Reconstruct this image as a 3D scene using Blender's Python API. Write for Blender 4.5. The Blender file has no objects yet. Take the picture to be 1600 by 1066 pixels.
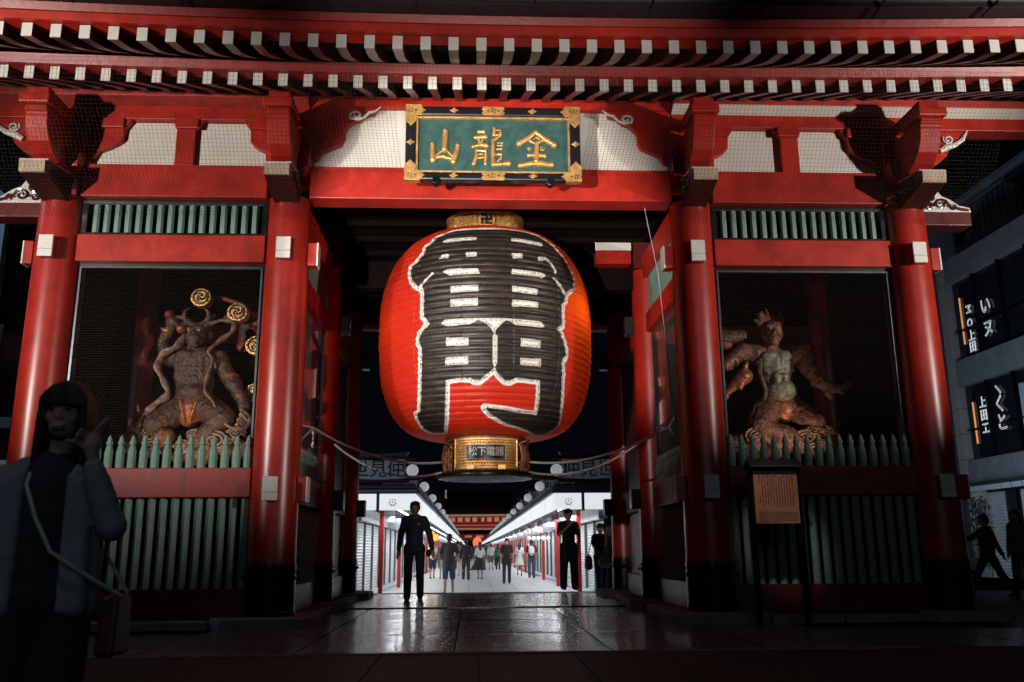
import bpy, bmesh, math, random
import numpy as np
from mathutils import Vector, Matrix
random.seed(7)
R_ = math.radians
S = bpy.context.scene
COL = S.collection
# ------------------------------------------------------------------ camera
cam_d = bpy.data.cameras.new('camera'); cam = bpy.data.objects.new('camera', cam_d); COL.objects.link(cam)
S.camera = cam
tilt, yaw, roll = .2328, .0465, -.0075
fw = Vector((math.sin(yaw)*math.cos(tilt), math.cos(yaw)*math.cos(tilt), math.sin(tilt)))
rt = Vector((math.cos(yaw), -math.sin(yaw), 0)); up = rt.cross(fw)
r2 = rt*math.cos(roll)+up*math.sin(roll); u2 = -rt*math.sin(roll)+up*math.cos(roll)
cam.matrix_world = Matrix(((r2.x, u2.x, -fw.x, -.2545), (r2.y, u2.y, -fw.y, -10.811), (r2.z, u2.z, -fw.z, .856), (0, 0, 0, 1)))
cam_d.sensor_width = 36; cam_d.lens = 1372.38/1600*36; cam_d.clip_end = 2000; cam_d.clip_start = .05
cam_d.dof.use_dof = True; cam_d.dof.focus_distance = 12.5; cam_d.dof.aperture_fstop = 3.2
# ------------------------------------------------------------------ world, lights, exposure (night)
W = bpy.data.worlds.new('World'); S.world = W; W.use_nodes = True
bg = W.node_tree.nodes['Background']; bg.inputs['Color'].default_value = (.2, .33, .5, 1); bg.inputs['Strength'].default_value = .005
vs = S.view_settings; vs.view_transform = 'Standard'; vs.look = 'None'; vs.exposure = 0; vs.gamma = 1; vs.use_curve_mapping = False
try:
    S.cycles.use_denoising = True; S.cycles.max_bounces = 6; S.cycles.sample_clamp_indirect = 4; S.cycles.caustics_reflective = False
except Exception: pass
def spot(name, loc, aim, power, size, blend, col=(1, .93, .84), rad=.12):
    d = bpy.data.lights.new(name, 'SPOT'); d.energy = power; d.spot_size = R_(size); d.spot_blend = blend; d.color = col; d.shadow_soft_size = rad
    o = bpy.data.objects.new(name, d); COL.objects.link(o); o.location = loc
    o.rotation_euler = (Vector(aim)-Vector(loc)).to_track_quat('-Z', 'Y').to_euler(); return o
def area(name, loc, aim, power, sx, sy, col=(1, 1, 1)):
    d = bpy.data.lights.new(name, 'AREA'); d.energy = power; d.shape = 'RECTANGLE'; d.size = sx; d.size_y = sy; d.color = col
    o = bpy.data.objects.new(name, d); COL.objects.link(o); o.location = loc
    o.rotation_euler = (Vector(aim)-Vector(loc)).to_track_quat('-Z', 'Y').to_euler(); return o
spot('floodlight_west', (-8.8, -8.2, 3.3), (-3.7, 0, 4.75), 3500, 45, .8)
spot('floodlight_east', (10.4, -7.4, 3.4), (4.2, 0, 5.4), 3350, 43, .75)
spot('floodlight_east_low', (8.6, -8.4, 3.2), (-4.2, 0, 2.9), 1700, 20, .8)
spot('floodlight_entrance', (-3.2, -9.6, 2.2), (-.12, .4, 4.65), 5600, 27.5, .4, (1, .93, .86))
spot('notice_fill', (1.6, -5.2, 4.4), (3.2, -.9, 1.45), 300, 10, .5, (1, .90, .80))  # added weak fill lamp on the notice board
d = bpy.data.lights.new('lantern_bulb', 'POINT'); d.energy = 12; d.color = (1, .26, .03); d.shadow_soft_size = .12
o = bpy.data.objects.new('lantern_bulb', d); COL.objects.link(o); o.location = (1.06, 1.35, 4.15)
d2 = d.copy(); d2.energy = 5; d2.color = (1, .14, .02); o = bpy.data.objects.new('lantern_bulb', d2); COL.objects.link(o); o.location = (-1.1, 1.4, 3.9)
spot('forecourt_fill', (-2.9, -9.9, 5.6), (-1.9, -7.6, 0), 55, 62, 1, (.72, .85, 1), .2)  # added overhead fill for the foreground woman and paving, no lamp post here
spot('passage_fill', (.4, -17, 2.2), (.15, 5.5, 1.05), 3400, 9.5, .7, (1, .86, .74), .3)  # added fill for the walkers in the passage, no shop behind it
spot('floodlight_eave', (0, -8.6, 1.4), (.1, -2.6, 6.35), 1050, 36, .7)
area('rear_fill', (2, -26, 9), (0, 0, 2.5), 170, 14, 5, (.60, .82, 1))  # added flat fill from behind the camera, in place of ambient light
spot('statue_fill_west', (-3.9, .42, 1.72), (-4.05, 1.35, 2.75), 34, 75, .6, (1, .70, .45), .06)  # added weak fill lamp low in front of the left statue
spot('statue_fill_east', (4.25, .42, 1.72), (4.1, 1.35, 2.75), 34, 75, .6, (1, .72, .50), .06)  # same added fill for the right statue
area('building_fill_west', (-13, 0, 9), (-11, 9, 7), 420, 2, 1, (.55, .75, 1))  # added cool fill on the left building's front
area('building_fill_east', (9.0, 9, 2.2), (14.5, 12, 8), 190, 1, 3, (.62, .80, 1))  # added cool fill on the right building's facade
# ------------------------------------------------------------------ materials
def nd(nt, t, **kw):
    n = nt.nodes.new(t)
    for k, v in kw.items(): setattr(n, k, v)
    return n
def mat(name, col, rough=.5, metal=0, var=.25, scale=3., bump=.0, bscale=40., coat=0, col2=None, emit=None, es=0, spec=None, rvar=.12, trans=0, wave=None, dirt=0):
    m = bpy.data.materials.new(name); m.use_nodes = True; nt = m.node_tree; L = nt.links
    b = nt.nodes['Principled BSDF']
    b.inputs['Roughness'].default_value = rough; b.inputs['Metallic'].default_value = metal
    if spec is not None: b.inputs['Specular IOR Level'].default_value = spec
    if coat: b.inputs['Coat Weight'].default_value = coat; b.inputs['Coat Roughness'].default_value = .12
    tc = nd(nt, 'ShaderNodeTexCoord')
    n = nd(nt, 'ShaderNodeTexNoise'); n.inputs['Scale'].default_value = scale; n.inputs['Detail'].default_value = 8; n.inputs['Roughness'].default_value = .65
    L.new(tc.outputs['Object'], n.inputs['Vector'])
    mx = nd(nt, 'ShaderNodeMix', data_type='RGBA')
    c2 = col2 if col2 else tuple(c*(1-var) for c in col)
    mx.inputs['A'].default_value = (*c2, 1); mx.inputs['B'].default_value = (*col, 1)
    rp = nd(nt, 'ShaderNodeMapRange'); rp.inputs['From Min'].default_value = .35; rp.inputs['From Max'].default_value = .65
    L.new(n.outputs['Fac'], rp.inputs['Value']); L.new(rp.outputs['Result'], mx.inputs['Factor']); L.new(mx.outputs['Result'], b.inputs['Base Color'])
    if dirt:
        mp0 = nd(nt, 'ShaderNodeMapping'); mp0.inputs['Scale'].default_value = (1, 1, .35); L.new(tc.outputs['Object'], mp0.inputs['Vector'])
        nq = nd(nt, 'ShaderNodeTexNoise'); nq.inputs['Scale'].default_value = 7; nq.inputs['Detail'].default_value = 12; nq.inputs['Roughness'].default_value = .75; L.new(mp0.outputs['Vector'], nq.inputs['Vector'])
        r0 = nd(nt, 'ShaderNodeMapRange'); r0.inputs['From Min'].default_value = .53; r0.inputs['From Max'].default_value = .72; r0.inputs['To Max'].default_value = dirt; L.new(nq.outputs['Fac'], r0.inputs['Value'])
        m0 = nd(nt, 'ShaderNodeMix', data_type='RGBA'); m0.inputs['B'].default_value = (.10, .018, .012, 1); L.new(r0.outputs['Result'], m0.inputs['Factor']); L.new(mx.outputs['Result'], m0.inputs['A']); L.new(m0.outputs['Result'], b.inputs['Base Color'])
    if rvar:
        rr = nd(nt, 'ShaderNodeMapRange'); rr.inputs['To Min'].default_value = max(0, rough-rvar); rr.inputs['To Max'].default_value = min(1, rough+rvar)
        L.new(n.outputs['Fac'], rr.inputs['Value']); L.new(rr.outputs['Result'], b.inputs['Roughness'])
    if bump:
        n2 = nd(nt, 'ShaderNodeTexNoise'); n2.inputs['Scale'].default_value = bscale; n2.inputs['Detail'].default_value = 6
        mp = nd(nt, 'ShaderNodeMapping'); L.new(tc.outputs['Object'], mp.inputs['Vector']); L.new(mp.outputs['Vector'], n2.inputs['Vector'])
        if wave: mp.inputs['Scale'].default_value = wave
        bp = nd(nt, 'ShaderNodeBump'); bp.inputs['Strength'].default_value = bump; bp.inputs['Distance'].default_value = .02
        L.new(n2.outputs['Fac'], bp.inputs['Height']); L.new(bp.outputs['Normal'], b.inputs['Normal'])
    if emit: b.inputs['Emission Color'].default_value = (*emit, 1); b.inputs['Emission Strength'].default_value = es
    return m
RED = mat('vermilion_paint', (.46, .021, .010), .33, dirt=.55, var=.35, scale=2.2, bump=.05, bscale=14, rvar=.05, spec=.75, wave=(1, 1, .25))
REDF = mat('vermilion_flat_beam', (.50, .023, .011), .45, spec=.35, dirt=.6, var=.4, scale=3, bump=.1, bscale=10, wave=(.2, 1, 1))
REDW = mat('weathered_red_paint', (.40, .032, .020), .5, dirt=.7, var=.45, scale=4, bump=.15, bscale=20, col2=(.24, .022, .016))
REDD = mat('dark_red_lacquer', (.13, .012, .009), .4, var=.4, scale=3, bump=.08, bscale=20)
WHITE = mat('white_paint', (.72, .69, .64), .6, var=.1, scale=8)
PLAST = mat('white_plaster', (.70, .66, .60), .85, var=.12, scale=2.5, bump=.08, bscale=60)
TAN = mat('bare_pale_timber', (.55, .40, .28), .6, var=.35, scale=6, bump=.2, bscale=30, wave=(1, 1, 6))
GREEN = mat('verdigris_paint', (.22, .37, .30), .55, var=.28, scale=5, bump=.1, bscale=30, wave=(4, 4, .6))
BLACKW = mat('black_lacquer', (.012, .011, .012), .3, var=.3, coat=.3, bump=.05)
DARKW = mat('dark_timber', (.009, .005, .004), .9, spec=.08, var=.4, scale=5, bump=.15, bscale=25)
IRON = mat('black_iron', (.02, .02, .022), .28, metal=.6, var=.4, bump=.1, bscale=60)
STEEL = mat('grey_steel', (.12, .125, .135), .4, metal=.8, var=.3)
WIRE = mat('galvanised_wire', (.20, .19, .18), .35, metal=.6, var=.6, scale=30)
NETM = mat('dark_netting', (.012, .011, .010), .8, var=.2)
GOLD = mat('gold_leaf', (.85, .50, .17), .3, metal=.9, var=.4, scale=18, bump=.3, bscale=60, col2=(.5, .24, .07))
GOLDP = mat('gilt_paint', (.85, .47, .16), .4, metal=.55, var=.45, scale=12, bump=.25, bscale=50)
COPPER = mat('aged_copper', (.40, .17, .09), .4, metal=.8, var=.6, scale=25, bump=.5, bscale=70)
BOARDG = mat('green_plaque_board', (.040, .105, .095), .5, var=.4, scale=7, bump=.25, bscale=12, col2=(.018, .062, .055))
STONE = mat('granite', (.22, .20, .19), .75, var=.4, scale=9, bump=.35, bscale=60)
ROOFM = mat('roof_tile_black', (.02, .022, .026), .5, var=.4, scale=6, bump=.2)
# ------------------------------------------------------------------ geometry helpers
class MB:
    def __init__(s): s.v = []; s.f = []
    def box(s, x0, x1, y0, y1, z0, z1):
        n = len(s.v)
        s.v += [(x0,y0,z0),(x1,y0,z0),(x1,y1,z0),(x0,y1,z0),(x0,y0,z1),(x1,y0,z1),(x1,y1,z1),(x0,y1,z1)]
        s.f += [tuple(n+i for i in q) for q in ((0,3,2,1),(4,5,6,7),(0,1,5,4),(1,2,6,5),(2,3,7,6),(3,0,4,7))]; return s
    def prism(s, poly, a, b, axis='y', cap=True):
        # poly: 2D points; axis y: (x,z) extruded a..b along y; axis x: (y,z); axis z: (x,y)
        n = len(s.v); k = len(poly)
        ar = sum(poly[i][0]*poly[(i+1) % k][1]-poly[(i+1) % k][0]*poly[i][1] for i in range(k))
        if ar < 0: poly = list(reversed(poly))
        def P(p, t): return (p[0], t, p[1]) if axis == 'y' else ((t, p[0], p[1]) if axis == 'x' else (p[0], p[1], t))
        for t in (a, b): s.v += [P(p, t) for p in poly]
        flip = (axis == 'y') != (a > b)
        for i in range(k):
            j = (i+1) % k; q = (n+i, n+j, n+k+j, n+k+i); s.f.append(q[::-1] if flip else q)
        if cap:
            c0 = tuple(n+i for i in range(k)); c1 = tuple(n+k+i for i in range(k))
            s.f.append(c0 if flip else c0[::-1]); s.f.append(c1[::-1] if flip else c1)
        return s
    def lathe(s, prof, seg=32, c=(0, 0), a0=0, a1=2*math.pi, closed=True):
        n = len(s.v); k = len(prof); m = seg if closed else seg+1
        for i in range(m):
            a = a0+(a1-a0)*i/seg
            for r, z in prof: s.v.append((c[0]+r*math.sin(a), c[1]-r*math.cos(a), z))
        for i in range(seg):
            j = (i+1) % m
            for q in range(k-1): s.f.append((n+i*k+q, n+j*k+q, n+j*k+q+1, n+i*k+q+1))
        return s
    def tube(s, pts, r, seg=8, cap=True, flat=1.):
        pts = [Vector(p) for p in pts]; n0 = len(s.v); m = len(pts)
        rr = r if isinstance(r, (list, tuple)) else [r]*m
        prev = None
        for i, p in enumerate(pts):
            d = (pts[min(i+1, m-1)]-pts[max(i-1, 0)]).normalized()
            if prev is None:
                ref = Vector((0, 0, 1)) if abs(d.z) < .9 else Vector((0, 1, 0)); a = d.cross(ref).normalized()
            else: a = (prev-d*prev.dot(d)).normalized()
            b = d.cross(a); prev = a
            for k in range(seg):
                t = 2*math.pi*k/seg; s.v.append(tuple(p+a*rr[i]*math.cos(t)+b*rr[i]*flat*math.sin(t)))
        for i in range(m-1):
            for k in range(seg):
                l = (k+1) % seg; s.f.append((n0+i*seg+k, n0+(i+1)*seg+k, n0+(i+1)*seg+l, n0+i*seg+l)[::-1])
        if cap: s.f.append(tuple(n0+k for k in range(seg))[::-1]); s.f.append(tuple(n0+(m-1)*seg+k for k in range(seg)))
        return s
    def ball(s, c, r, seg=12, rings=8, sc=(1, 1, 1)):
        n = len(s.v)
        for i in range(rings+1):
            t = math.pi*i/rings
            for k in range(seg):
                p = 2*math.pi*k/seg; s.v.append((c[0]+r*sc[0]*math.sin(t)*math.cos(p), c[1]+r*sc[1]*math.sin(t)*math.sin(p), c[2]+r*sc[2]*math.cos(t)))
        for i in range(rings):
            for k in range(seg):
                l = (k+1) % seg; s.f.append((n+i*seg+k, n+(i+1)*seg+k, n+(i+1)*seg+l, n+i*seg+l))
        return s
    def mesh(s, name):
        me = bpy.data.meshes.new(name); me.from_pydata(s.v, [], s.f); me.update(); return me
    def build(s, name, m=None, parent=None, smooth=False, bevel=0, loc=None, **props):
        me = s.mesh(name)
        return place(name, me, m, parent, smooth, bevel, loc, **props)
def place(name, me, m=None, parent=None, smooth=False, bevel=0, loc=None, rot=None, **props):
    o = bpy.data.objects.new(name, me); COL.objects.link(o)
    if m is not None and not me.materials: me.materials.append(m)
    if smooth:
        bm = bmesh.new(); bm.from_mesh(me); bmesh.ops.remove_doubles(bm, verts=bm.verts, dist=1e-5); bmesh.ops.recalc_face_normals(bm, faces=bm.faces)
        for e in bm.edges:
            if len(e.link_faces) == 2 and e.calc_face_angle(0) > R_(50): e.smooth = False
        for f in bm.faces: f.smooth = True
        bm.to_mesh(me); bm.free()
    if bevel:
        bv = o.modifiers.new('bevel', 'BEVEL'); bv.width = bevel; bv.segments = 2; bv.limit_method = 'ANGLE'
    if parent: o.parent = parent
    if loc is not None: o.location = loc
    if rot is not None: o.rotation_euler = rot
    for k, v in props.items(): o[k] = v
    return o
def thing(name, label, cat, loc=(0, 0, 0), rz=0, group=None):
    o = bpy.data.objects.new(name, None); COL.objects.link(o); o.location = loc; o.rotation_euler = (0, 0, rz)
    o['label'] = label; o['category'] = cat
    if group: o['group'] = group
    return o
def copy_tree(o, loc=None, parent=None, label=None):
    c = o.copy(); COL.objects.link(c)
    if loc is not None: c.location = loc
    if parent: c.parent = parent
    if label: c['label'] = label
    for ch in o.children: copy_tree(ch, parent=c)
    return c
def cp(o, loc, parent=None):
    c = o.copy(); COL.objects.link(c); c.location = loc
    if parent: c.parent = parent
    return c
def text_mesh(txt, size, depth=.01, align='CENTER'):
    cu = bpy.data.curves.new('t', 'FONT'); cu.body = txt; cu.size = size; cu.extrude = depth; cu.align_x = align; cu.align_y = 'CENTER'; cu.resolution_u = 3
    o = bpy.data.objects.new('t', cu); COL.objects.link(o); bpy.context.view_layer.update()
    me = bpy.data.meshes.new_from_object(o.evaluated_get(bpy.context.evaluated_depsgraph_get()))
    bpy.data.objects.remove(o); me.transform(Matrix.Rotation(R_(90), 4, 'X')); me.materials.clear(); return me
# ------------------------------------------------------------------ ground
def flag(name, label=None, **k): pass
GROUND = mat('dark_asphalt_paving', (.045, .045, .05), .5, var=.3, scale=2, bump=.3, bscale=70)
SLABM = mat('dark_granite_slab', (.036, .039, .046), .62, var=.6, scale=2.2, bump=.35, bscale=90, spec=.25)
WETM = mat('polished_worn_stone', (.13, .13, .135), .25, var=.5, scale=13, bump=.30, bscale=120, rvar=.10, spec=1.0, coat=.3)
STREETM = mat('pale_street_slab', (.36, .37, .38), .6, var=.15, scale=1.5, bump=.15, bscale=60)
g = MB(); g.v = [(-300, -60, -.03), (300, -60, -.03), (300, 7.2, -.03), (-300, 7.2, -.03)]; g.f = [(0, 1, 2, 3)]
g.v += [(-300, 13.4, -.46), (300, 13.4, -.46), (300, 600, -.46), (-300, 600, -.46)]; g.f += [(3, 2, 5, 4), (4, 5, 6, 7)]
g.build('ground', GROUND, kind='structure')
# forecourt slabs, one by one
pav = thing('forecourt_paving', 'dark granite slab paving in front of the gate', 'paving'); pav['kind'] = 'structure'; del pav['category']
slab = MB().box(-.396, .396, -.796, .796, -.02, .012).mesh('slab'); slab.materials.append(SLABM)
r = random.Random(3)
for j in range(5):
    for i in range(-9, 9):
        y = -3.86-1.6*j
        o = place('slab', slab, None, pav, bevel=.006, loc=(i*.8+.2+.0*(j % 2), y, r.uniform(-.003, .002)))
# passage floor: big slabs of worn stone
pf = thing('passage_floor', 'worn glossy stone floor running through the gate', 'floor'); pf['kind'] = 'structure'; del pf['category']
def worn(x0, x1, y0, y1, z, seed):
    nx, ny = max(2, int((x1-x0)/.09)), max(2, int((y1-y0)/.09)); m = MB(); rr = random.Random(seed)
    for j in range(ny+1):
        for i in range(nx+1):
            x = x0+(x1-x0)*i/nx; y = y0+(y1-y0)*j/ny
            e = min(x-x0, x1-x, y-y0, y1-y)
            m.v.append((x, y, z+.0016*math.sin(x*5+seed)*math.sin(y*4.1+seed*2)+rr.uniform(-.0005, .0005)-(.003 if e < .01 else 0)))
    for j in range(ny):
        for i in range(nx): a = j*(nx+1)+i; m.f.append((a, a+1, a+nx+2, a+nx+1))
    return m
ys = [-3.02, -1.3, .4, 1.7, 2.78]
xs = [-5.9, -4.4, -3.1, -1.75, -.4, .95, 2.3, 3.4, 4.7, 6.0]
sd = 1
for a, b in zip(ys, ys[1:]):
    for c, d in zip(xs, xs[1:]):
        if b > -.3 and (d < -2.3 or c > 2.4): continue
        off = .35*((sd*7) % 3-1) if b < .2 else .2*((sd*5) % 3-1)
        worn(c+.008, d-.008, a+.006, b-.006, .014, sd).build('slab', WETM, pf, smooth=True); sd += 1
for a, b in ((2.86, 4.9), (4.9, 7.2)):
    for c, d in ((-2.2, -.7), (-.7, .75), (.75, 2.2)):
        worn(c+.006, d-.006, a+.005, b-.005, .018, sd).build('slab', WETM, pf, smooth=True); sd += 1
MB().box(-2.2, 2.2, 2.785, 2.855, -.02, .03).build('sill', IRON, pf)
MB().box(-3.6, 3.6, -3.09, -3.03, -.02, .02).build('sill', STONE, pf)
MB().box(-2.6, 2.6, 7.1, 7.32, -.2, .03).build('sill', mat('pale_kerb', (.3, .31, .32), .6), pf)
# street slabs
st = thing('street_paving', 'pale stone slabs of the shopping street', 'street'); st['kind'] = 'structure'; del st['category']
ssl = MB().box(-.395, .395, -1.19, 1.19, -.45, -.42).mesh('slab'); ssl.materials.append(STREETM)
for j in range(14):
    for i in range(-4, 5):
        if abs(i) == 4 and j > 7: continue
        place('slab', ssl, None, st, loc=(i*.8+.05, 15.2+2.4*j, r.uniform(-.003, .003)), bevel=.008)
MB().box(-4.2, 4.2, 47.6, 330, -.45, -.425).build('far_pavement', STREETM, st)
rp = MB(); rp.v = [(-3.6, 7.3, -.01), (3.6, 7.3, -.01), (3.6, 14.0, -.43), (-3.6, 14.0, -.43)]; rp.f = [(0, 1, 2, 3)]
rp.build('ramp', STREETM, st)
# ------------------------------------------------------------------ the gate
gate = thing('temple_gate', 'vermilion timber temple gate with white rafter ends and two statue bays', 'gate')
CX = (-5.5, -2.618, 2.618, 5.5); CY = (0, 2.9, 5.7)
colm = MB().lathe([(.285, .12), (.283, 1.2), (.275, 3.0), (.262, 5.27)], 48).mesh('column'); colm.materials.append(RED)
place('column', colm, None, gate, smooth=True)
base = bpy.data.objects['column']; bpy.data.objects.remove(base)
# metal shoe with scalloped, studded bands
def shoe_mesh():
    m = MB(); m.lathe([(.292, .13), (.305, .13), (.305, .17), (.296, .18), (.294, .52), (.30, .535), (.305, .55), (.30, .565), (.294, .58), (.294, .66), (.288, .66)], 48)
    for k in range(20):
        a = 2*math.pi*k/20; pts = []
        for t in range(7):
            b = a+(t-3)/3*.157; h = .66+.055*math.cos((t-3)/3*math.pi/2)
            pts.append((b, h))
        n = len(m.v)
        for b, h in pts: m.v += [(.296*math.sin(b), -.296*math.cos(b), .655), (.296*math.sin(b), -.296*math.cos(b), h)]
        for t in range(6): m.f.append((n+2*t, n+2*t+2, n+2*t+3, n+2*t+1))
    for k in range(30):
        a = 2*math.pi*k/30
        for z, q in ((.62, .011), (.157, .009)): m.ball((.298*math.sin(a), -.298*math.cos(a), z), q, 6, 4)
    for k in range(10):
        a = 2*math.pi*k/10; m.ball((.306*math.sin(a), -.306*math.cos(a), .553), .026, 8, 6)
        for d in (-.09, .09): m.ball((.306*math.sin(a+d), -.306*math.cos(a+d), .553), .014, 6, 4)
    return m.mesh('column_shoe')
shm = shoe_mesh(); shm.materials.append(IRON)
ped = MB().prism([(-.56, -.42), (-.42, -.56), (.42, -.56), (.56, -.42), (.56, .42), (.42, .56), (-.42, .56), (-.56, .42)], 0, .13, 'z').mesh('base_stone'); ped.materials.append(STONE)
for y in CY:
    for x in CX:
        c = place('column', colm, None, gate, smooth=False, loc=(x, y, 0))
        place('column_shoe', shm, None, c, loc=(0, 0, 0)); place('base_stone', ped, None, c, bevel=.02, loc=(0, 0, 0))
sm = colm
bm = bmesh.new(); bm.from_mesh(sm)
for f in bm.faces: f.smooth = True
bm.to_mesh(sm); bm.free()
# kerb stones between the bases
kz = .1
for a, b in ((-4.93, -4.05), (-4.03, -3.19), (3.19, 4.03), (4.05, 4.93)):
    MB().box(a, b, -.46, -.05, 0, kz).build('kerb_stone', STONE, gate, bevel=.015)
for s in (-1, 1):
    for a, b in ((.57, 1.44), (1.46, 2.33), (3.47, 4.28), (4.3, 5.13)):
        x = s*2.618; MB().box(x-.4, x+.4, a, b, 0, kz).build('kerb_stone', STONE, gate, bevel=.015)
# tie beams etc. for each front side bay
def bay(x0, x1, y, inner=False):
    """frame between two columns whose axes are at x0,x1"""
    a, b = x0+.27, x1-.27
    MB().box(a, b, y-.10, y+.10, .1, .43).build('base_board', REDD if not inner else REDD, gate, bevel=.008)
    MB().box(a, b, y-.12, y+.12, 1.48, 1.83).build('lower_rail', REDW, gate, bevel=.01)
    MB().box(a, b, y-.12, y+.12, 4.41, 4.765).build('upper_rail', REDF, gate, bevel=.01)
    f = MB(); f.box(a, b, y-.05, y+.06, 4.77, 4.815); f.box(a, b, y-.05, y+.06, 5.215, 5.255); f.box(a, a+.07, y-.05, y+.06, 4.815, 5.215); f.box(b-.07, b, y-.05, y+.06, 4.815, 5.215)
    f.build('vent_frame', BLACKW, gate, bevel=.005)
    MB().box(a+.07, b-.07, y-.035, y-.015, 5.195, 5.213).build('trim_strip', STEEL, gate)
    MB().box(a+.07, b-.07, y+.05, y+.058, 4.815, 5.195).build('backing_board', BLACKW, gate)
    MB().box(a, b, y-.17, y+.16, 5.26, 5.70).build('tie_beam', REDF, gate, bevel=.012)
    # black jambs and steel mesh frame
    j = MB(); j.box(a, a+.06, y+.0, y+.1, 1.83, 4.41); j.box(b-.06, b, y+.0, y+.1, 1.83, 4.41); j.box(a+.06, b-.06, y+.0, y+.1, 4.37, 4.41)
    j.build('jamb', BLACKW, gate)
    f = MB(); f.box(a+.03, a+.055, y-.02, y+.0, 1.83, 4.35); f.box(b-.055, b-.03, y-.02, y+.0, 1.83, 4.35); f.box(a+.03, b-.03, y-.02, y+.0, 4.35, 4.372)
    f.build('mesh_frame', STEEL, gate)
    return a, b
def octslat(w, d, h):
    return MB().prism([(-w/2, 0), (-w*.42, -d*.3), (0, -d), (w*.42, -d*.3), (w/2, 0), (0, d*.5)], 0, h, 'z')
slatm = octslat(.095, .06, 1.05).mesh('slat'); slatm.materials.append(GREEN)
ventm = MB().prism([(-.042, 0), (-.02, -.03), (.02, -.03), (.042, 0), (.02, .02), (-.02, .02)], 0, .375, 'z').mesh('vent_slat'); ventm.materials.append(GREEN)
def picket():
    m = MB(); w = .105
    def ring(k, z, dd=.4): return [(-w/2*k, 0, z), (-w*.3*k, -.03*k*1.4, z), (0, -.045*k*1.1, z), (w*.3*k, -.03*k*1.4, z), (w/2*k, 0, z), (0, .03*k, z)]
    prof = [(0, 1), (.20, 1), (.27, .62), (.285, .55), (.287, .80), (.315, .80), (.33, .6), (.37, .42), (.405, .04)]
    for z, k in prof: m.v += ring(k, z)
    for i in range(len(prof)-1):
        for q in range(6): m.f.append((i*6+q, i*6+(q+1) % 6, i*6+6+(q+1) % 6, i*6+6+q))
    m.f.append(tuple(range((len(prof)-1)*6, len(prof)*6)))
    return m.mesh('picket')
pickm = picket(); pickm.materials.append(GREEN)
def slats_x(a, b, y, n=17, vents=True):
    for k in range(n):
        x = a+(b-a)*(k+.5)/n
        place('slat', slatm, None, gate, loc=(x, y-.01, .43)); place('picket', pickm, None, gate, loc=(x, y-.03, 1.83))
    if vents:
        for k in range(16): place('vent_slat', ventm, None, gate, loc=(a+.1+(b-a-.2)*(k+.5)/16, y-.01, 4.818))
for x0, x1 in ((CX[0], CX[1]), (CX[2], CX[3])):
    a, b = bay(x0, x1, 0); slats_x(a, b, 0)
    MB().box(a, b, .04, .05, .43, 1.48).build('backing_board', DARKW, gate)
# side walls along the passage (between front and middle columns) and middle-rear
for s in (-1, 1):
    x = s*2.618
    for (y0, y1) in ((.27, 2.63),):
        MB().box(x-.10, x+.10, y0, y1, .1, .43).build('base_board', REDD, gate, bevel=.008)
        MB().box(x-.12, x+.12, y0, y1, 1.45, 1.83).build('lower_rail', REDW, gate, bevel=.01)
        MB().box(x-.11, x+.11, y0, y1, 4.2, 4.5).build('upper_rail', REDF, gate, bevel=.01)
        MB().box(x-.13, x+.13, y0, y1, 5.1, 5.45).build('tie_beam', REDF, gate, bevel=.01)
        n = 17
        for k in range(n):
            y = y0+(y1-y0)*(k+.5)/n
            place('slat', slatm, None, gate, loc=(x-s*.01, y, .43), rot=(0, 0, -s*math.pi/2)); place('picket', pickm, None, gate, loc=(x-s*.03, y, 1.83), rot=(0, 0, -s*math.pi/2))
        MB().box(x+s*.03, x+s*.04, y0, y1, .43, 1.45).build('backing_board', DARKW, gate)
        MB().box(x-.03, x+.03, y0, y0+.05, 1.83, 4.2).build('jamb', BLACKW, gate); MB().box(x-.03, x+.03, y1-.05, y1, 1.83, 4.2).build('jamb', BLACKW, gate)
        MB().box(x-.05, x+.05, y0, y1, 4.5, 5.1).build('infill_panel', GREEN if s else DARKW, gate)
    y0, y1 = 3.17, 5.43
    MB().box(x-.10, x+.10, y0, y1, .1, .43).build('base_board', REDD, gate); MB().box(x-.12, x+.12, y0, y1, 1.45, 1.83).build('lower_rail', REDW, gate, bevel=.01)
    MB().box(x-.12, x+.12, y0, y1, 4.2, 4.5).build('upper_rail', REDF, gate)
    pl = MB().box(-.04, .04, -.14, .14, 0, 1.02).mesh('plank')
    for k in range(8): place('plank', pl, REDD, gate, loc=(x, y0+.14+k*.281, .43), bevel=.006)
    pl2 = MB().box(-.04, .04, -.14, .14, 0, 2.37).mesh('plank')
    for k in range(8): place('plank', pl2, REDD, gate, loc=(x, y0+.14+k*.281, 1.83), bevel=.006)
# wall behind the statues + alcove floor/ceiling, outer side walls
for s in (-1, 1):
    x0, x1 = (-5.5, -2.618) if s < 0 else (2.618, 5.5)
    pl3 = MB().box(-.143, .143, 0, .05, 0, 3.9).mesh('plank')
    for k in range(8): place('plank', pl3, DARKW, gate, loc=(x0+.27+.146+k*.293, 2.86, 1.6), bevel=.006)
    MB().box(x0+.27, x1-.27, 2.82, 3.0, 4.05, 4.35).build('rear_rail', REDD, gate)
    MB().box(x0+.12, x1-.12, .12, 2.85, 1.45, 1.52).build('alcove_floor', DARKW, gate)
    MB().box(x0-.1, x1+.1, .2, 6.0, 5.72, 5.76).build('ceiling_board', DARKW, gate)
    xo = s*5.5
    for y0, y1 in ((.27, 2.63), (3.17, 5.43)):
        for k in range(8):
            place('plank', bpy.data.meshes.get('side_plank') or MB().box(-.04, .04, -.143, .143, 0, 5.0).mesh('side_plank'), DARKW, gate, loc=(xo, y0+.148+k*.2925, .12), bevel=.006)
    MB().box(xo-.1, xo+.1, .27, 5.43, 5.1, 5.6).build('tie_beam', REDF, gate)
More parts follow.
